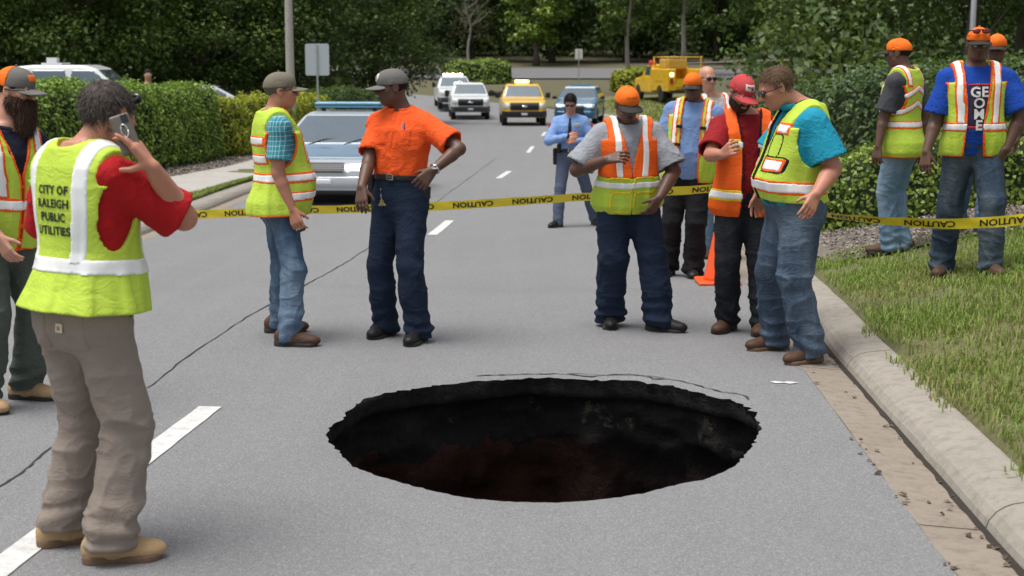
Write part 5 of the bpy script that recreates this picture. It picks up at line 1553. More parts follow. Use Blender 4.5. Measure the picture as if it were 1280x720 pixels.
    def cap_patch(s, mat, w=.032, hh=.022, zc=.075, round_=False, name='badge', off=.003, xc=0.):
        G, dome, x, y, z, o = s.cp
        q = np.sqrt(((x - xc) / w) ** 2 + ((z - zc) / hh) ** 2) - 1 if round_ else np.maximum(np.abs(x - xc) - w, np.abs(z - zc) - hh)
        d = np.maximum(np.maximum(dome - off, q * (min(w, hh) if round_ else 1)), -(y - .02))
        return s.part(name, nets(d, G.lo, G.h, 0), mat, o)
    def cap_text(s, lines, size, zc, mat, bold=.012):
        G, dome, x, y, z, o = s.cp
        T = s.T; s.T = s.Hd
        r = s.text_on(o, lines, size, 0., zc, 1, mat, off=.004, bold=bold); s.T = T
        return r
    def hair(s, mat, line=((-.12, -.088), (-.05, -.070), (0, -.005), (.03, .01), (.06, .035), (.12, .065)), thick=.0045, amp=.003, cutz=None, strands=None):
        G = s.hgrid(.17, .005); s.head_put(G, thick, .012)
        x, y, z = s.Hd.loc(*G.xyz()); Lr = np.array(line)
        d = np.maximum(G.d, np.interp(y, Lr[:, 0], Lr[:, 1]).astype(f32) - z)
        for e in (1, -1): d = np.maximum(d, -(np.sqrt((x - e * .08) ** 2 + (y + .008) ** 2 + (z + .008) ** 2) - .030))
        if cutz is not None: d = np.maximum(d, z - cutz)
        def dsp(V):
            lx, ly, lz = s.Hd.loc(V[:, 0], V[:, 1], V[:, 2]); P = np.stack([lx * 1.0, ly * .35, lz * .35], 1)
            return amp * vnoise(P, 120, 3) + amp * .8 * vnoise(V, 40, 5)
        VQ = nets(d, G.lo, G.h, 0); o = s.part('hair', VQ, mat, disp=dsp)
        if strands: s.strands(VQ, o, mat, *strands)
        return o
    def beard(s, mat, long=0., thick=.008, top=-.028, strands=None):
        G = s.hgrid(.26 if long else .17, .005); s.head_put(G, thick, .012)
        f = s.Hd
        x, y, z = f.loc(*G.xyz())
        d = np.maximum(G.d, z - np.interp(np.abs(x), [0, .03, .055, .08], [-.052, -.056, -.048, -.022]).astype(f32))
        d = np.maximum(d, -.015 - y)
        d = np.maximum(d, -(np.sqrt((x / .026) ** 2 + ((y - .1) / .03) ** 2 + ((z + .067) / .010) ** 2) - 1) * .01)
        mus = np.maximum(np.maximum(np.abs(z + .050) - .008, np.abs(x) - .034), np.sqrt((x / .05) ** 2 + ((y - .05) / .055) ** 2) * .05 - .05)
        d = np.minimum(d, np.maximum(mus, G.d - .002))
        if long:
            k0 = np.sqrt((x / .060) ** 2 + ((y - .070) / .050) ** 2 + ((z + .135) / long) ** 2)
            d = smin(d, (k0 - 1) * .05, .02)
        def dsp(V):
            lx, ly, lz = f.loc(V[:, 0], V[:, 1], V[:, 2]); P = np.stack([lx, ly, lz * .25], 1)
            return (.007 if long else .002) * vnoise(P, 80, 3) + .002 * vnoise(V, 60, 5)
        VQ = nets(d, G.lo, G.h, 0); o = s.part('beard', VQ, mat, disp=dsp)
        if strands: s.strands(VQ, o, mat, *strands)
        return o
    def strands(s, VQ, par, mat, n, ln, flow=(0, .2, -.9), wid=.0011, lift=.35):
        V, Q = VQ; Nn = vnormals(V, Q); rg = np.random.default_rng(len(V)); q = Q[rg.integers(len(Q), size=n)]
        w = rg.dirichlet((1, 1, 1, 1), n); P = (V[q] * w[..., None]).sum(1); nn = (Nn[q] * w[..., None]).sum(1)
        fl = np.array(s.Hd.d(*flow)); d = fl + nn * lift + .28 * rg.normal(size=(n, 3)); d -= nn * np.minimum((d * nn).sum(1), 0)[:, None]; d /= np.linalg.norm(d, axis=1, keepdims=True)
        L_ = (ln * (.5 + rg.random(n)))[:, None]; sd = np.cross(d, nn); sd /= np.linalg.norm(sd, axis=1, keepdims=True) + 1e-9; sd *= wid * (.7 + .6 * rg.random(n))[:, None]
        A_, B_, C_ = P - nn * .002, P + d * L_ * .5 + nn * .15 * L_, P + d * L_ - np.array([0, 0, .12]) * L_
        VV = np.stack([A_ - sd, A_ + sd, B_ + sd * .8, B_ - sd * .8, C_], 1).reshape(-1, 3).astype(f32) - np.array(s.base, f32)
        b = np.arange(n)[:, None] * 5; F4 = b + [0, 1, 2, 3]; F4b = b + [3, 2, 4, 4]
        me = mesh('strands', VV, np.concatenate([(b + [0, 1, 2]), (b + [0, 2, 3]), (b + [3, 2, 4])]), mat, True)
        o = link('strands', me, par); o['kind'] = 'stuff'
        return o
    def brows(s, mat, lip=None):
        f = s.Hd
        for e in (1, -1):
            G = s.hgrid(.13, .005); G.cone(f.w(e * .014, .0955, .020), f.w(e * .048, .083, .022), .0052, .004)
            s.part('eyebrow', nets(G.d, G.lo, G.h, 0), mat)
        if lip:
            G = s.hgrid(.13, .0045); G.ell(f, (0, .0915, -.0605), (.023, .010, .0058)); G.ell(f, (0, .0895, -.0735), (.020, .010, .0068)); s.part('lips', nets(G.d, G.lo, G.h, 0), lip)
    def glasses(s, lens, frame, up=0., back=0., name='sunglasses'):
        f = s.Hd; G = s.hgrid(.15, .0048)
        fr = f if not up else Frame(f.w(0, back, up), f.x, (f.y + f.z * .35).normalized(), (f.z - f.y * .35).normalized())
        for e in (1, -1):
            G.ell(fr, (e * .033, .098, -.002), (.030, .010, .021), .006)
        G.cone(fr.w(-.03, .103, .008), fr.w(.03, .103, .008), .005, .005, .004)
        o = s.part(name, nets(G.d, G.lo, G.h, 0), lens)
        G = s.hgrid(.15, .0048)
        wd = .080
        for e in (1, -1):
            G.cone(fr.w(e * .058, .094, .006), fr.w(e * wd, .060, .006), .0055, .005, 0)
            G.cone(fr.w(e * wd, .060, .006), fr.w(e * (wd + .004), -.012, .004), .005, .005, 0)
        s.part('temple', nets(G.d, G.lo, G.h, 0), frame, o, multi=True)
        return o
    def eyes(s):
        mw = plain('eye_white', (.62, .58, .54), .25); md = plain('eye_iris', (.02, .012, .008), .15)
        for e in (1, -1):
            mb = MB(); c = s.Hd.w(e * .031, .0865, -.001) - s.base
            prof = [(.0125 * math.sin(a), -.0125 * math.cos(a)) for a in np.linspace(.02, math.pi - .02, 9)]
            o = MB().lathe(prof, (0, 0, 0), 12).build('eye', mw, s.root, True); o.location = c
            o2 = MB().lathe([(.006 * math.sin(a), -.006 * math.cos(a)) for a in np.linspace(.02, math.pi - .02, 7)], (0, 0, 0), 10).build('iris', md, o, True)
            o2.location = s.Hd.d(0, .0085, 0)
    def shoes(s, mat, sole, name='boot', high=.15, lace=None, width=1.0):
        sc = s.sc
        for i in range(2):
            fy = s.fy[i]; g = s.g[i]
            fr = Frame(Vector((g.x, g.y, g.z - .003)) - Vector((math.sin(fy), math.cos(fy), 0)) * .018 * sc, (math.cos(fy), -math.sin(fy), 0), (math.sin(fy), math.cos(fy), 0), (0, 0, 1))
            c = fr.w(0, .05, .08)
            G = Grid([c.x - .24, c.y - .24, g.z - .02], [c.x + .24, c.y + .24, g.z + .24], .0062)
            w = width
            G.ell(fr, (0, -.035 * sc, .058), (.045 * w, .052, .062))
            G.ell(fr, (0, .06, .050), (.046 * w, .10, .052), .02)
            G.ell(fr, (.003 * (-1 if i == 0 else 1), .150 * sc, .040), (.051 * w, .078, .040), .025)
            G.cone(fr.w(0, .020, .06), fr.w(0, .014, high), .048, .050, .03)
            x, y, z = fr.loc(*G.xyz())
            up = np.maximum(G.d, .018 - z)
            up = np.maximum(up, z - high)
            o = s.part(name, nets(up, G.lo, G.h, 1), mat, disp=s.fold(.0015, 1, 22, i))
            t = np.clip((y + .04) / (.19 * sc), 0, 1)
            d2 = np.sqrt(x ** 2 + (y + .04 - t * .19 * sc) ** 2) - (.047 * w + .010 * t - .012 * np.exp(-((t - .42) / .2) ** 2))
            so = np.maximum(d2, np.maximum(-z, z - .028 - .006 * (t < .25)))
            s.part('sole', nets(so, G.lo, G.h, 0), sole, o)
            if lace:
                mb = MB()
                for q in range(4):
                    yy = .115 - q * .024; zz = .078 + q * .017
                    mb.tube([fr.w(-.026, yy, zz) - s.base, fr.w(0, yy + .006, zz + .016) - s.base, fr.w(.026, yy, zz) - s.base], .0035, 5)
                mb.build('lace', lace, o, True)
    def tbox(s, name, mat, c, sz, parent=None, fr=None, bev=.25):
        """small rounded item fixed to the clothing, placed in torso coordinates"""
        fr = fr or s.T
        w = fr.w(*c); m = max(sz)
        G = Grid([q - m for q in w], [q + m for q in w], max(min(sz) / 4, .004))
        G.boxr(fr, c, [q / 2 for q in sz], min(sz) * bev)
        return s.part(name, nets(G.d, G.lo, G.h, 0), mat, parent)
    def surf_y(s, lx, zn, off=.03, side=1):
        z = zn * s.sc * s.tz; t = s.tab
        a, b, c = (np.interp(z, t[:, 0], t[:, k]) for k in (1, 2, 3))
        return c + side * (b * max(0, 1 - (abs(lx) / a) ** 2.35) ** (1 / 2.35) + off)
    def item(s, name, mb, mat, loc, label, cat, smooth=False):
        o = mb.build(name, mat, None, smooth); o.location = loc
        return tag(o, label, cat)
SK_D = skin('skin_dark', (.12, .060, .040)); SK_D2 = skin('skin_brown', (.11, .055, .036))
SK_R = skin('skin_ruddy', (.50, .225, .145)); SK_L = skin('skin_light', (.56, .30, .21))
leather_tan = cloth('leather_tan', (.43, .29, .155), .75, .2, .25, False); leather_brn = cloth('leather_brown', (.085, .045, .028), .6, .25, .25, False)
leather_blk = cloth('leather_black', (.014, .013, .013), .5, .2, .2, False)
sole_d = plain('sole_dark', (.03, .026, .024), .8); sole_t = plain('sole_gum', (.16, .10, .06), .8)
belt_m = plain('belt_black', (.015, .014, .014), .5)
glass_blk = plain('lens_black', (.008, .008, .010), .08, 0, 0, 20, .8); frame_blk = plain('frame_black', (.012, .012, .012), .35)
hair_dk = cloth('hair_dark', (.022, .016, .013), .7, .4, .4, False); hair_blk = cloth('hair_black', (.008, .007, .007), .7, .3, .4, False)
hair_br = cloth('hair_brown', (.15, .095, .055), .7, .4, .4, False)
cap_or = cloth('cap_orange', (.88, .17, .015), .8, .06, .2); cap_gr = cloth('cap_grey', (.15, .145, .135), .85, .12, .2)
cap_ol = cloth('cap_khaki', (.175, .16, .12), .85, .12, .2); brim_bk = cloth('brim_dark', (.035, .033, .03), .85, .2, .2)
jean_a = cloth('denim_light', (.13, .22, .33), .9, .2, .5, True, (.26, .36, .46)); jean_b = cloth('denim_mid', (.055, .10, .17), .9, .25, .5, True, (.17, .24, .32))
jean_c = cloth('denim_dark', (.030, .052, .085), .9, .25, .5, True, (.10, .13, .15))
navy = cloth('twill_navy', (.012, .022, .046), .9, .25, .42); black_c = cloth('cotton_black', (.010, .010, .012), .9, .3, .5)
LIP = plain('lip_dark', (.075, .030, .024), .45)
letter_bk = plain('ink_black', (.012, .014, .012), .8)

def A(el, wr, **k): return dict(el=el, wr=wr, **k)

# --- man on the phone, seen from behind
p = Person('man in red polo and lime lettered vest holding a phone to his ear', 1.83, 36,
           [(138, 701, 78), (80, 679, 62)], (107, 178, .04), (135, 143, .03, 26, 10, -4),
           [A((230, 272, 1), (190, 210, -1), hd=(-.62, .25, .75), pn=(-.95, .12, -.25), curl=[.18, .45, .55, .6], thumb=(.25, .3, .9), up=.0),
            A((60, 290, 1), (90, 300, 1), hd=(.8, .4, -.1))],
           pel=(106, 0), gw=1.06, gd=1.05, belly=.035, sh=1.0, skin_m=SK_R, h=.006, ch=.008, armg=1.12, hs=1.06)
p.hair(cloth('hair_greybrown', (.085, .070, .062), .7, .5, .5, False), thick=.005, amp=.0035, strands=(5200, .024, (0, .25, -.75), .0011, .45))
p.eyes()
p.glasses(glass_blk, frame_blk, up=.035, back=.004, name='sunglasses')
p.trousers(cloth('canvas_khaki', (.27, .225, .19), .9, .14, .35), thigh=.112, knee=.092, cuff=.094, cut=.07, amp=.009, bunch=.020)
for e in (1, -1): p.hip_pocket(e * .092, -.035)
p.shirt(cloth('polo_red', (.42, .010, .014), .85, .12, .4), z0=.10, sleeve=.93, rs=(.074, .088), collar=cloth('polo_red', (.42, .010, .014)), amp=.006)
p.belt(plain('belt_brown', (.05, .03, .02), .5), buckle=False)
v = p.vest('lime', None, z0=.02, off=.030, flare=.06, arm=(.36, .135, .075, .168), opening=((-.1, .05), (.3, .05), (.56, .10)),
       bands=[('h', .172, .028, 'all'), ('v', .108, .132, .027, .172, .60, 'all')], warp=.010, ch=.007)
p.text_on(v, ['CITY OF', 'RALEIGH', 'PUBLIC', 'UTILITIES'],   .043, .012, .455, -1, letter_bk, lead=1.16, bold=.035, off=.003)
v2 = p.shoes(leather_tan, sole_t, high=.13, lace=plain('lace_tan', (.30, .2, .1), .8))
R_ = p.surf_y(.09, -.02, .022, -1)
p.tbox('pocket_patch', plain('patch_white', (.6, .55, .45), .8), (.062, p.surf_y(.062, -.02, .024, -1), -.035), (.040, .006, .038))
p.tbox('patch_mark', plain('patch_orange', (.6, .2, .05), .8), (.062, p.surf_y(.062, -.02, .028, -1), -.036), (.018, .004, .018), bev=.4)
p.tbox('radio_pouch', plain('pouch_black', (.012, .012, .012), .7), (.185, .01, .055), (.05, .11, .13))
# the phone, held against the ear
w, d, n, sd = p.hand[0]
pc = at_depth(157, 168, w.y - .005)
zax = Vector((-.36, .10, .93)).normalized(); yax = Vector((-.42, .90, 0)); yax = (yax - zax * yax.dot(zax)).normalized(); xax = yax.cross(zax)
ph = empty('mobile_phone', pc); tag(ph, 'grey cased mobile phone held to the ear by the man in red polo', 'phone')
Rm = Matrix((xax, yax, zax)).transposed()
G = Grid((-.12,) * 3, (.12,) * 3, .0045); fr0 = Frame((0, 0, 0), xax, yax, zax); G.boxr(fr0, (0, 0, 0), (.037, .008, .075), .007)
link('case', mesh('case', *nets(G.d, G.lo, G.h, 0), plain('phone_case', (.14, .125, .10), .45)), ph)
mb = MB(); mb.tube([xax * (.012 * math.cos(a)) + zax * (.024 * math.sin(a) + .012) - yax * .010 for a in np.linspace(0, 6.28, 17)], .003, 6); mb.build('ring_grip', plain('ring_metal', (.7, .7, .7), .3, .6), ph, True)
MB().box(zax * .055 - yax * .009 + xax * .015, (.024, .003, .03), Rm).build('camera_lens', plain('lens_black', (.01,) * 3), ph)

# --- bearded man at the left
p = Person('long bearded man in orange and grey cap, lime vest and green trousers', 1.85, 128,
           [(-20, 512, 128), (33, 498, 100)], (10, 154, -.02), (20, 112, .02, 104, 8, 0),
           [A((-45, 262, -1), (-2, 296, -1), hd=(.35, -.1, -.95)), A((45, 250, 1), (40, 290, 1))],
           pel=(6, 0), gw=1.05, belly=.03, sh=1.05, skin_m=SK_L, armg=1.1)
p.hair(hair_dk, cutz=.05); p.beard(hair_dk := cloth('beard_dark', (.06, .032, .02), .75, .5, .5, False), long=.105, strands=(4200, .032, (0, .12, -1.0), .0014, .2))
p.glasses(glass_blk, frame_blk)
p.cap(cap_gr, cap_gr, back=cap_or); p.cap_patch(cap_or, .030, .018, .072)
p.trousers(cloth('canvas_green', (.085, .10, .085), .9, .2, .6), thigh=.105, knee=.09, cuff=.088, cut=.05, bunch=.018)
p.shirt(cloth('tee_navy', (.012, .014, .03), .9, .2, .4), z0=-.06, sleeve=.9, collar=cloth('tee_navy', (.012, .014, .03)))
p.vest('lime', 'orange', z0=-.06, opening=((-.1, .01), (.33, .01), (.55, .085)), bands=[('h', .18, .026, 'all'), ('v', .095, .12, .024, .22, .58, 'all')])
p.shoes(leather_tan, sole_d, high=.13)

# --- plaid shirt
plaid, t, b = nt('plaid_cotton')
at = N(t, 'Attribute', attribute_name='tc'); sp = N(t, 'SeparateXYZ'); L(t, at.outputs['Vector'], sp.inputs[0])
def lines_(v, per, wid, ph=0.0):
    return math_(t, 'LESS_THAN', math_(t, 'FRACT', math_(t, 'ADD', math_(t, 'DIVIDE', v, per * .62), 50.0 + ph)), wid)
uu = math_(t, 'ADD', sp.outputs[0], math_(t, 'MULTIPLY', sp.outputs[1], 1.0)); zz = sp.outputs[2]
c = mixc(t, math_(t, 'MULTIPLY', lines_(uu, .05, .5), .55), (.05, .30, .42), (.02, .10, .20))
c = mixc(t, math_(t, 'MULTIPLY', lines_(zz, .05, .5), .55), c, (.015, .26, .22))
c = mixc(t, math_(t, 'MULTIPLY', lines_(uu, .05, .10, .2), .7), c, (.55, .65, .70)); c = mixc(t, math_(t, 'MULTIPLY', lines_(zz, .05, .10, .2), .7), c, (.55, .65, .70))
L(t, c, b.inputs['Base Color']); b.inputs['Roughness'].default_value = .85
bump(t, b, noise(t, coords(t), 14, 4), .4, .02)
p = Person('man in teal plaid shirt, khaki cap and lime vest holding a phone by his thigh', 1.80, 68,
           [(362, 432, 95), (349, 415, 80)], (344, 136, .0), (351, 113, .0, 78, -2, 0),
           [A((347, 222, -1), (366, 263, -1), hd=(.25, -.3, -.9), pn=(.3, .9, .1), curl=.55), A((362, 205, 1), (368, 245, 1))],
           pel=(353, 0), gw=1.0, gd=1.08, belly=.075, sh=1.0, skin_m=SK_R)
p.hair(cloth('hair_greyish', (.10, .085, .07), .8, .4, .4, False), cutz=.04); p.eyes()
p.glasses(glass_blk, frame_blk)
p.cap(cap_ol, cap_ol)
p.trousers(jean_b, thigh=.094, knee=.078, cuff=.074)
for e in (1, -1): p.hip_pocket(e * .092, -.03)
p.belt(belt_m, buckle=False)
p.shirt(plaid, z0=-.045, sleeve=.72, rs=(.068, .084), collar=plaid, off=.014)
p.vest('lime', 'orange', z0=-.06, off=.028, flare=.05, opening=((-.1, .03), (.28, .03), (.55, .085)), bands=[('h', .165, .024, 'all'), ('h', .055, .024, 'front'), ('hx', .28, .026, -.14, .14, 'back'), ('hx', .39, .024, -.14, .14, 'back'), ('v', .10, .11, .022, .25, .40, 'front')])
p.shoes(leather_brn, sole_d)
w, d, n, sd = p.hand[0]
pc = w + d * .09 + n * .022
ph = empty('mobile_phone', pc); tag(ph, 'dark mobile phone in the lowered hand of the plaid shirted man', 'phone')
yax = n; zax = d; xax = yax.cross(zax); Rm = Matrix((xax, yax, zax)).transposed()
MB().box((0, 0, 0), (.068, .009, .135), Rm).build('case', plain('phone_dark', (.02, .02, .02), .3), ph)
MB().box(-n * .0055, (.06, .003, .10), Rm).build('back_panel', plain('phone_silver', (.45, .45, .42), .3), ph)

# --- orange shirt
orange_c = cloth('shirt_orange', (.86, .105, .018), .85, .10, .5)
p = Person('man in orange work shirt and navy trousers with hand on his hip', 1.84, 205,
           [(482, 419, 208), (523, 427, 196)], (503, 133, .03), (490, 109, -.02, 252, 4, 0),
           [A((461, 202, -1), (452, 234, -1), hd=(.1, -.1, -1), pn=(.4, .9, 0), curl=.3), A((574, 186, -1), (541, 213, -1), hd=(-.6, .2, -.8), pn=(-.3, .8, -.3), curl=.5)],
           pel=(501, 0), gw=1.0, gd=.98, belly=.01, sh=1.04, skin_m=SK_D2)
p.hair(hair_blk, cutz=.05); p.eyes(); p.brows(hair_blk, LIP)
cp = p.cap(cap_gr, cap_gr); p.cap_patch(plain('badge_white', (.6, .58, .53), .8, 0, .2, 90), .028, .028, .070, True)
p.cap_patch(plain('badge_grey', (.2, .19, .17), .8, 0, .3, 150), .016, .016, .070, True, 'emblem', .0055)
p.trousers(navy, thigh=.106, knee=.088, cuff=.090, wz=.165)
p.shirt(orange_c, z0=.155, sleeve=.78, rs=(.068, .088), collar=orange_c, placket=orange_c, off=.022, amp=.008)
for e in (1, -1): p.shirt_pocket(orange_c, e * .085)
p.belt(belt_m, (.125, .165))
for q in range(2): p.tbox('pen', plain('pen_%d' % q, ((.5, .5, .55), (.05, .06, .2))[q], .3), (-.078 - q * .016, p.surf_y(.085, .45, .032), .452 * p.sc * p.tz), (.008, .008, .05))
kb = p.T.w(.075, p.surf_y(.075, .03, .02), .075 * p.sc) - p.base
mb = MB(); mb.tube([kb, kb + Vector((0, -.015, -.04)), kb + Vector((.005, -.012, -.075))], .004, 6)
keys = mb.build('key_clip', plain('clip_metal', (.6, .6, .58), .3, .8), p.root, True)
mb = MB()
for a in (-.5, -.2, .1, .45, .7): 
    q = kb + Vector((.005, -.014, -.075)); mb.box(q + Vector((math.sin(a) * .022, -.004 * a, -.02)), (.007, .003, .04), Matrix.Rotation(-a, 3, 'Y'))
    mb.box(q + Vector((math.sin(a) * .008, -.004 * a, -.006)), (.014, .003, .014), Matrix.Rotation(-a, 3, 'Y'))
mb.build('keys', plain('key_brass', (.55, .45, .22), .35, .8), keys)
p.tbox('radio_holster', plain('pouch_black', (.012, .012, .012), .7), (.195, .02, .10), (.05, .09, .13))
p.tbox('belt_pouch', plain('pouch_black', (.012, .012, .012), .7), (-.19, -.02, .06), (.04, .07, .09))
w, d, n, sd = p.hand[1]
mb = MB(); wl = (p.el[1] - p.wr[1]).normalized(); wc = p.wr[1] + wl * .02 - p.base; uu_ = wl.orthogonal().normalized(); vv_ = wl.cross(uu_)
mb.tube([wc + (uu_ * math.cos(a) + vv_ * math.sin(a)) * .034 for a in np.linspace(0, 6.283, 19)], .007, 6)
wt = mb.build('wristwatch', plain('watch_steel', (.6, .6, .58), .25, 1.0), p.root, True)
MB().lathe([(.017, -.004), (.019, 0), (.017, .005), (.001, .005)], wc + (-n) * .037, 14).build('watch_face', plain('watch_dial', (.5, .5, .48), .2), wt)
p.shoes(leather_blk, sole_d, name='shoe', high=.12)

# --- police officer
blue_s = cloth('uniform_blue', (.20, .33, .62), .85, .08, .4)
p = Person('police officer in light blue shirt, dark tie and grey trousers beyond the tape', 1.80, 186,
           [(697, 284, 215), (744, 281, 170)], (713, 143, .0), (713, 128, -.04, 190, 22, 0),
           [A((686, 176, -1), (709, 171, -1), hd=(1, -.2, .1), pn=(.1, .9, -.3), curl=.4), A((742, 178, -1), (722, 176, -1), hd=(-1, -.1, 0), pn=(0, .9, -.3), curl=.5)],
           pel=(712, 0), gw=.98, sh=1.02, skin_m=SK_R, h=.008, ch=.011)
p.hair(hair_blk, thick=.004, strands=(1500, .02, (0, .3, -.6), .0016, .5)); p.glasses(glass_blk, frame_blk)
ut = cloth('uniform_slate', (.085, .105, .16), .9, .12, .4)
p.trousers(ut, thigh=.094, knee=.075, cuff=.072, amp=.004, bunch=.005)
p.shirt(blue_s, z0=.09, long=True, collar=blue_s, off=.018, rs=(.075, .068))
kk = p.sc * p.tz
G, d0, so = p.shG; x, y, z = p.T.loc(*G.xyz())
tie = np.maximum(np.maximum(np.maximum(d0 - .010, np.abs(x) - (.014 + .07 * np.clip(.53 * kk - z, 0, .32))), -y), np.maximum(.20 * kk - z, z - .535 * kk))
p.part('tie', nets(tie, G.lo, G.h, 0), cloth('tie_navy', (.010, .012, .025), .7), so)
for e in (1, -1):
    c = p.sho[0 if e > 0 else 1].lerp(p.el[0 if e > 0 else 1], .18)
    p.tbox('shoulder_patch', plain('patch_red', (.45, .04, .04), .8), (0, 0, 0), (.07, .05, .08), so, Frame(c + p.T.x * e * .055, p.T.x, p.T.y, p.T.z))
    p.shirt_pocket(blue_s, e * .085)
p.tbox('name_badge', plain('badge_gold', (.7, .6, .35), .3, .8), (-.085, p.surf_y(.085, .43, .028), .43 * kk), (.045, .008, .05), so)
bl = p.belt(plain('duty_belt', (.01, .01, .01), .4), (.06, .12))
p.tbox('holster', plain('pouch_black', (.012, .012, .012), .7), (.20, .0, .0), (.06, .10, .22)); p.tbox('pouch', plain('pouch_black', (.012,) * 3), (-.13, .135, .085), (.06, .04, .08)); p.tbox('radio', plain('pouch_black', (.012,) * 3), (.145, .115, .11), (.05, .05, .12))
p.shoes(leather_blk, sole_d, name='shoe', high=.11)

# --- orange capped man in grey T-shirt
tee = cloth('tee_grey', (.30, .32, .35), .9, .08, .5)
p = Person('man in grey T-shirt, orange and lime vest and orange cap looking into the sinkhole', 1.82, 172,
           [(763, 407, 184), (824, 413, 118)], (785, 149, -.03), (784, 130, -.06, 168, 18, 0),
           [A((720, 214, -.10), (778, 193, -.33), hd=(1, -.35, .2), pn=(.15, .75, -.6), curl=.5), A((842, 214, -1), (824, 247, -1), hd=(-.35, .6, -.7), pn=(-.6, .6, 0), curl=.4)],
           pel=(782, 0), gw=1.08, gd=1.05, belly=.035, sh=1.06, skin_m=SK_D, armg=1.15)
p.cap(cap_or, brim_bk); p.cap_text(['RALEIGH'], .017, .07, plain('cap_ink', (.25, .05, .01), .8), .02); p.eyes(); p.brows(hair_blk, LIP)
p.trousers(navy, thigh=.122, knee=.104, cuff=.098, bunch=.018, amp=.008)
p.shirt(tee, z0=-.045, sleeve=.88, rs=(.070, .100), off=.014, amp=.006)
p.vest('orange', None, z0=-.11, off=.030, flare=.04, opening=((-.2, .004), (.20, .004), (.30, .022), (.56, .09)), lower=(.165, 'lime'), ch=.007,
       bands=[('v', .080, .098, .021, .17, .60, 'all'), ('h', .110, .021, 'all')],
       pockets=[(.012, .155, .06, .165, 'gold'), (-.155, -.012, .06, .165, 'gold'), (.012, .145, -.088, .055, 'gold'), (-.145, -.012, -.088, .055, 'gold')])
p.shoes(leather_blk, sole_d, high=.13)

# --- blue T-shirt man by the cone
p = Person('man in pale blue T-shirt, black trousers and orange cap behind the yellow tape', 1.84, 192,
           [(836, 344, 200), (866, 346, 186)], (869, 123, .0), (866, 108, -.02, 196, 6, 0),
           [A((826, 190, -1), (836, 228, -1)), A((904, 190, -1), (900, 228, 1))],
           pel=(858, 0), gw=1.10, gd=1.05, belly=.06, sh=1.10, skin_m=SK_D, armg=1.1, h=.0075, ch=.010)
p.cap(cap_or, brim_bk); p.glasses(glass_blk, frame_blk); p.hair(hair_blk, cutz=.04)
p.trousers(black_c, thigh=.108, knee=.09, cuff=.092, bunch=.018)
p.shirt(cloth('tee_blue', (.17, .27, .50), .9, .08, .5), z0=-.06, sleeve=.86, rs=(.070, .094), off=.014, flare=.01)
v = p.vest('lime', 'orange', z0=-.075, off=.028, opening=((-.2, .10), (.30, .09), (.56, .09)), edge=True,
       bands=[('v', .125, .125, .018, .22, .60, 'front'), ('hx', .17, .024, -.30, -.11, 'front'), ('hx', .17, .024, .11, .30, 'front')])
kk = p.sc * p.tz
for zz_ in (.355, .215):
    for e in (1, -1): p.tbox('closure_tab', plain('velcro_black', (.01,) * 3, .9), (e * .105, p.surf_y(.105, zz_, .042), zz_ * kk), (.055, .012, .028))
p.shoes(leather_blk, sole_d, high=.13)

# --- bald man half hidden behind him
p = Person('bald man in sunglasses half hidden behind the man in pale blue T-shirt', 1.80, 170,
           [(879, 322, 180), (900, 322, 170)], (893, 117, .0), (884, 97, -.02, 158, 6, 0),
           [A((872, 165, -1), (876, 205, -1)), A((915, 165, 1), (910, 205, 1))], pel=(890, 0), skin_m=SK_L, h=.008, ch=.011)
p.glasses(glass_blk, frame_blk)
p.trousers(jean_a); p.shirt(cloth('shirt_pale', (.45, .43, .45), .9), z0=-.05); p.shoes(leather_brn, sole_d)
p.vest('orange', None, z0=-.06, opening=((-.1, .02), (.3, .02), (.55, .085)), bands=[('h', .17, .024, 'all'), ('v', .1, .11, .022, .2, .6, 'all')])

# --- red cap
red = cloth('shirt_maroon', (.26, .010, .014), .85, .2, .5)
p = Person('man in red shirt, red cap and open orange vest beside the man in teal', 1.80, 176,
           [(909, 413, 214), (953, 416, 200)], (934, 137, .0), (927, 116, -.06, 162, 24, -6),
           [A((888, 194, -1), (903, 193, -1), hd=(.5, -.5, .5), pn=(.5, .8, -.2), curl=.9), A((975, 190, 1), (968, 230, 1))],
           pel=(926, 0), gw=1.05, gd=1.05, belly=.03, sh=1.05, skin_m=SK_R, armg=1.05)
p.hair(cloth('hair_darkbrown', (.03, .018, .012), .7, .4, .4, False), cutz=.04); p.beard(cloth('beard_brown', (.045, .022, .014), .75, .5, .5, False), thick=.007)
p.glasses(glass_blk, frame_blk)
capr = cloth('cap_red', (.46, .055, .06), .85, .12, .2)
p.cap(capr, capr); p.cap_patch(plain('patch_pale', (.55, .52, .48), .8), .034, .021, .074); p.cap_patch(plain('patch_redflag', (.5, .04, .05), .8), .026, .006, .081, False, 'flag_stripe', .005); p.cap_patch(plain('patch_blueflag', (.05, .06, .15), .8), .013, .008, .068, False, 'flag_canton', .005, -.012)
p.trousers(cloth('denim_black', (.012, .014, .018), .9, .3, .5, True, (.03, .035, .042)), thigh=.104, knee=.086, cuff=.088, bunch=.016)
p.shirt(red, z0=-.04, sleeve=.85, rs=(.070, .090), off=.014)
p.vest('orange', 'gold', z0=-.10, off=.028, flare=.03, opening=((-.2, .05), (.3, .05), (.56, .085)), ocol='black', bands=[('hx', .36, .024, .05, .2, 'front'), ('hx', .36, .024, -.2, -.05, 'front'), ('h', .04, .026, 'all')], edge=False)
p.shoes(leather_brn, sole_d, high=.14)

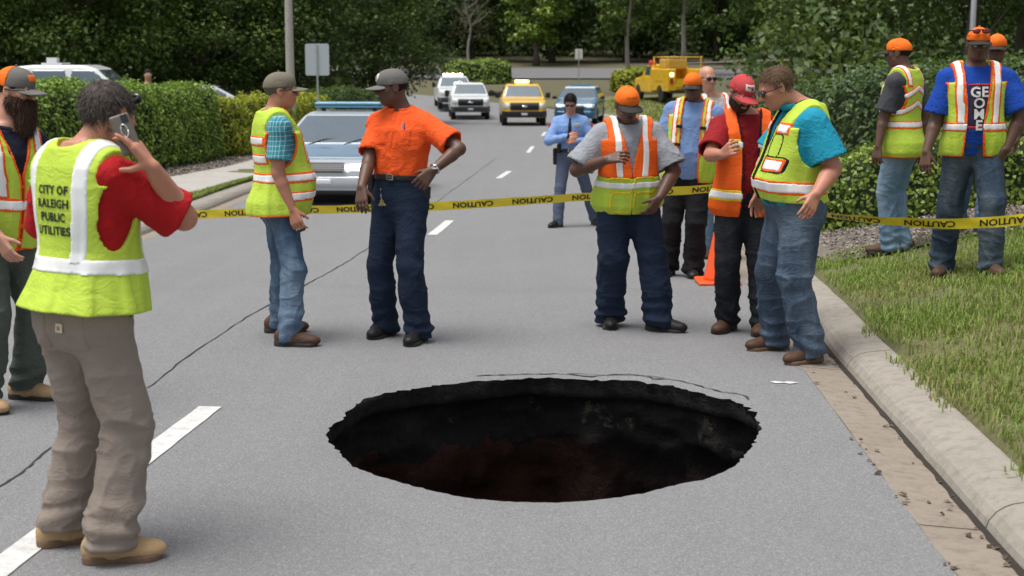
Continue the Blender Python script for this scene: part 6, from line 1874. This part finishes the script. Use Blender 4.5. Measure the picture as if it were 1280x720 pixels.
# --- big man in teal
teal = cloth('polo_teal', (.012, .27, .40), .85, .08, .5)
p = Person('heavy man in teal polo, lime vest and jeans gazing down at the sinkhole', 1.86, 262,
           [(1012, 452, 238), (968, 436, 252)][::-1], (1003, 125, -.02), (970, 109, -.02, 264, 24, 0),
           [A((955, 210, 1), (950, 240, 1)), A((1042, 214, -1), (1020, 243, -1), hd=(-.35, -.2, -.9), pn=(-.3, .9, 0), curl=[.2, .3, .45, .5])],
           pel=(990, 0), gw=1.20, gd=1.2, belly=.11, sh=1.10, skin_m=SK_R, leg=1.16, armg=1.25, hs=1.08)
p.hair(hair_br, thick=.004, line=((-.12, -.075), (-.05, -.05), (-.015, .0), (.02, .015), (.035, .05), (.07, .066), (.12, .075)), strands=(4200, .022, (0, .4, -.5), .0012, .45)); p.glasses(glass_blk, frame_blk)
p.trousers(cloth('denim_indigo', (.042, .066, .105), .9, .25, .6, True, (.12, .165, .22)), thigh=.116, knee=.100, cuff=.094, bunch=.018, amp=.008)
for e in (1, -1): p.hip_pocket(e * .12, -.03)
p.shirt(teal, z0=.01, sleeve=.80, rs=(.078, .102), collar=teal, off=.014)
p.belt(belt_m, (.04, .08))
p.vest('lime', 'orange', z0=.045, off=.028, flare=.0, opening=((-.1, .012), (.3, .012), (.56, .085)), ocol='black', bands=[('h', .125, .030, 'all'), ('hx', .235, .030, -.20, -.06, 'front'), ('hx', .235, .030, .06, .20, 'front'), ('hx', .43, .026, -.18, -.08, 'front'), ('hx', .43, .026, .08, .18, 'front')],
       edge=False, pockets=[(-.215, -.045, .20, .28, 'black'), (-.16, -.07, .28, .40, 'black')], ch=.0075)
p.shoes(leather_brn, sole_t, high=.14)

# --- dark T-shirt man, back turned
p = Person('man seen from behind in dark grey T-shirt, lime vest and orange cap by the hedge', 1.83, -48,
           [(1128, 314, -70), (1112, 318, -78)], (1130, 84, .0), (1123, 66, .02, -62, 0, 0),
           [A((1158, 150, 1), (1150, 185, 1)), A((1104, 148, -1), (1098, 183, -1), curl=.5)],
           pel=(1118, 0), gw=1.0, gd=1.02, belly=.02, sh=1.06, skin_m=SK_D)
p.cap(cap_or, brim_bk); p.hair(hair_blk, cutz=.03); p.eyes()
p.trousers(jean_a, thigh=.104, knee=.086, cuff=.082, bunch=.014)
for e in (1, -1): p.hip_pocket(e * .09, -.04)
p.shirt(cloth('tee_charcoal', (.055, .058, .066), .9, .15, .4), z0=-.07, sleeve=.85, rs=(.070, .088))
p.vest('lime', 'orange', z0=-.085, off=.028, flare=.03, opening=((-.1, .02), (.3, .02), (.56, .085)), bands=[('h', .155, .024, 'all'), ('chev', .315, .022, .45, 'back'), ('chev', .425, .022, .45, 'back'), ('v', .11, .11, .02, .44, .6, 'all'), ('v', .11, .11, .02, .2, .6, 'front')])
p.shoes(leather_brn, sole_d)

# --- royal blue T-shirt man
royal = cloth('tee_royal', (.010, .060, .36), .9, .1, .5)
p = Person('man in royal blue printed T-shirt, lime vest and orange cap on the grass', 1.88, 186,
           [(1176, 344, 206), (1237, 343, 172)], (1220, 78, .0), (1223, 55, -.03, 190, 6, 0),
           [A((1168, 158, -1), (1158, 190, -1), hd=(.0, -.1, -1), pn=(.6, .5, 0), curl=.45), A((1281, 158, -1), (1258, 186, -1), hd=(-.5, .3, -.8), pn=(-.5, .8, 0), curl=.5)],
           pel=(1207, 0), gw=1.06, gd=1.02, belly=.03, sh=1.10, skin_m=SK_D, armg=1.1)
p.cap(cap_or, brim_bk, z0=.03); p.hair(hair_blk, cutz=.04); p.eyes(); p.brows(hair_blk, LIP)
p.glasses(plain('lens_red', (.15, .015, .015), .15), frame_blk, up=.072, back=.008)
p.trousers(jean_c, thigh=.110, knee=.092, cuff=.088, bunch=.014)
ts = p.shirt(royal, z0=-.06, sleeve=.86, rs=(.070, .094), off=.014)
kk = p.sc * p.tz
G, d0, so = p.shG; x, y, z = p.T.loc(*G.xyz())
pr = np.maximum(np.maximum(np.maximum(d0 - .003, np.abs(x - .0) - .075), -y), np.abs(z - .28 * kk) - .155)
pp = p.part('print_panel', nets(pr, G.lo, G.h, 1), plain('print_dark', (.03, .02, .05), .9), so, disp=p.fold(.005, .8, 8, 2))
for zz_ in (.425, .135):
    pr2 = np.maximum(np.maximum(np.maximum(d0 - .006, np.abs(x - .0) - .082), -y), np.abs(z - zz_ * kk) - .010)
    p.part('print_bar', nets(pr2, G.lo, G.h, 0), plain('print_red', (.5, .03, .05), .9), so, disp=p.fold(.005, .8, 8, 2))
p.text_on(so, ['GE', 'O', 'M', 'E'], .10, .0, .345 * kk, 1, plain('print_white', (.7, .7, .7), .9), lead=.80, bold=.03, off=.010)
p.vest('lime', 'orange', z0=-.065, off=.028, flare=.02, opening=((-.2, .075, .02), (.15, .06, .02), (.30, .07, .01), (.56, .10, .0)), bands=[('h', .135, .024, 'all'), ('v', .105, .125, .024, .16, .60, 'all')])
p.shoes(leather_brn, sole_d)
w, d, n, sd = p.hand[0]
mb = MB(); q = w + d * .14 + n * .03; mb.tube([(0, 0, 0), Vector((-.035, -.03, -.01))], .004, 6)
p.item('cigarette', mb, plain('paper_white', (.8, .78, .72), .8), q, 'white cigarette between the fingers of the man in royal blue', 'cigarette')

# --- man hidden behind him
p = Person('man in orange cap half hidden behind the man in royal blue', 1.80, 190,
           [(1196, 292, 190), (1226, 293, 180)], (1240, 79, .0), (1246, 60, -.02, 200, 4, 0),
           [A((1210, 140, 1), (1205, 175, 1)), A((1284, 138, -1), (1272, 172, -1))], pel=(1214, 0), gw=1.02, skin_m=SK_D, h=.008, ch=.011)
p.cap(cap_or, brim_bk); p.hair(hair_blk, cutz=.04)
p.trousers(jean_b); p.shirt(royal, z0=-.05); p.shoes(leather_blk, sole_d)

# --- passer-by behind the hedge
pp_ = at_depth(185, 93, 31.0); 
_g = project((pp_.x, 31.0, float(gz(pp_.x, 31.0))))
p = Person('dark haired man whose face shows above the clipped hedge', 1.74, 150,
           [(_g[0] - 4, _g[1], 150), (_g[0] + 6, _g[1], 150)], (185, 103, .0), (185, 93, -.01, 160, 5, 0),
           [A((172, 125, -1), (176, 140, -1)), A((200, 125, 1), (198, 140, 1))], skin_m=SK_L, h=.012, ch=.016)
p.hair(hair_blk); p.eyes(); p.trousers(navy); p.shirt(cloth('shirt_pale', (.45, .43, .45), .9), z0=-.03); p.shoes(leather_blk, sole_d)
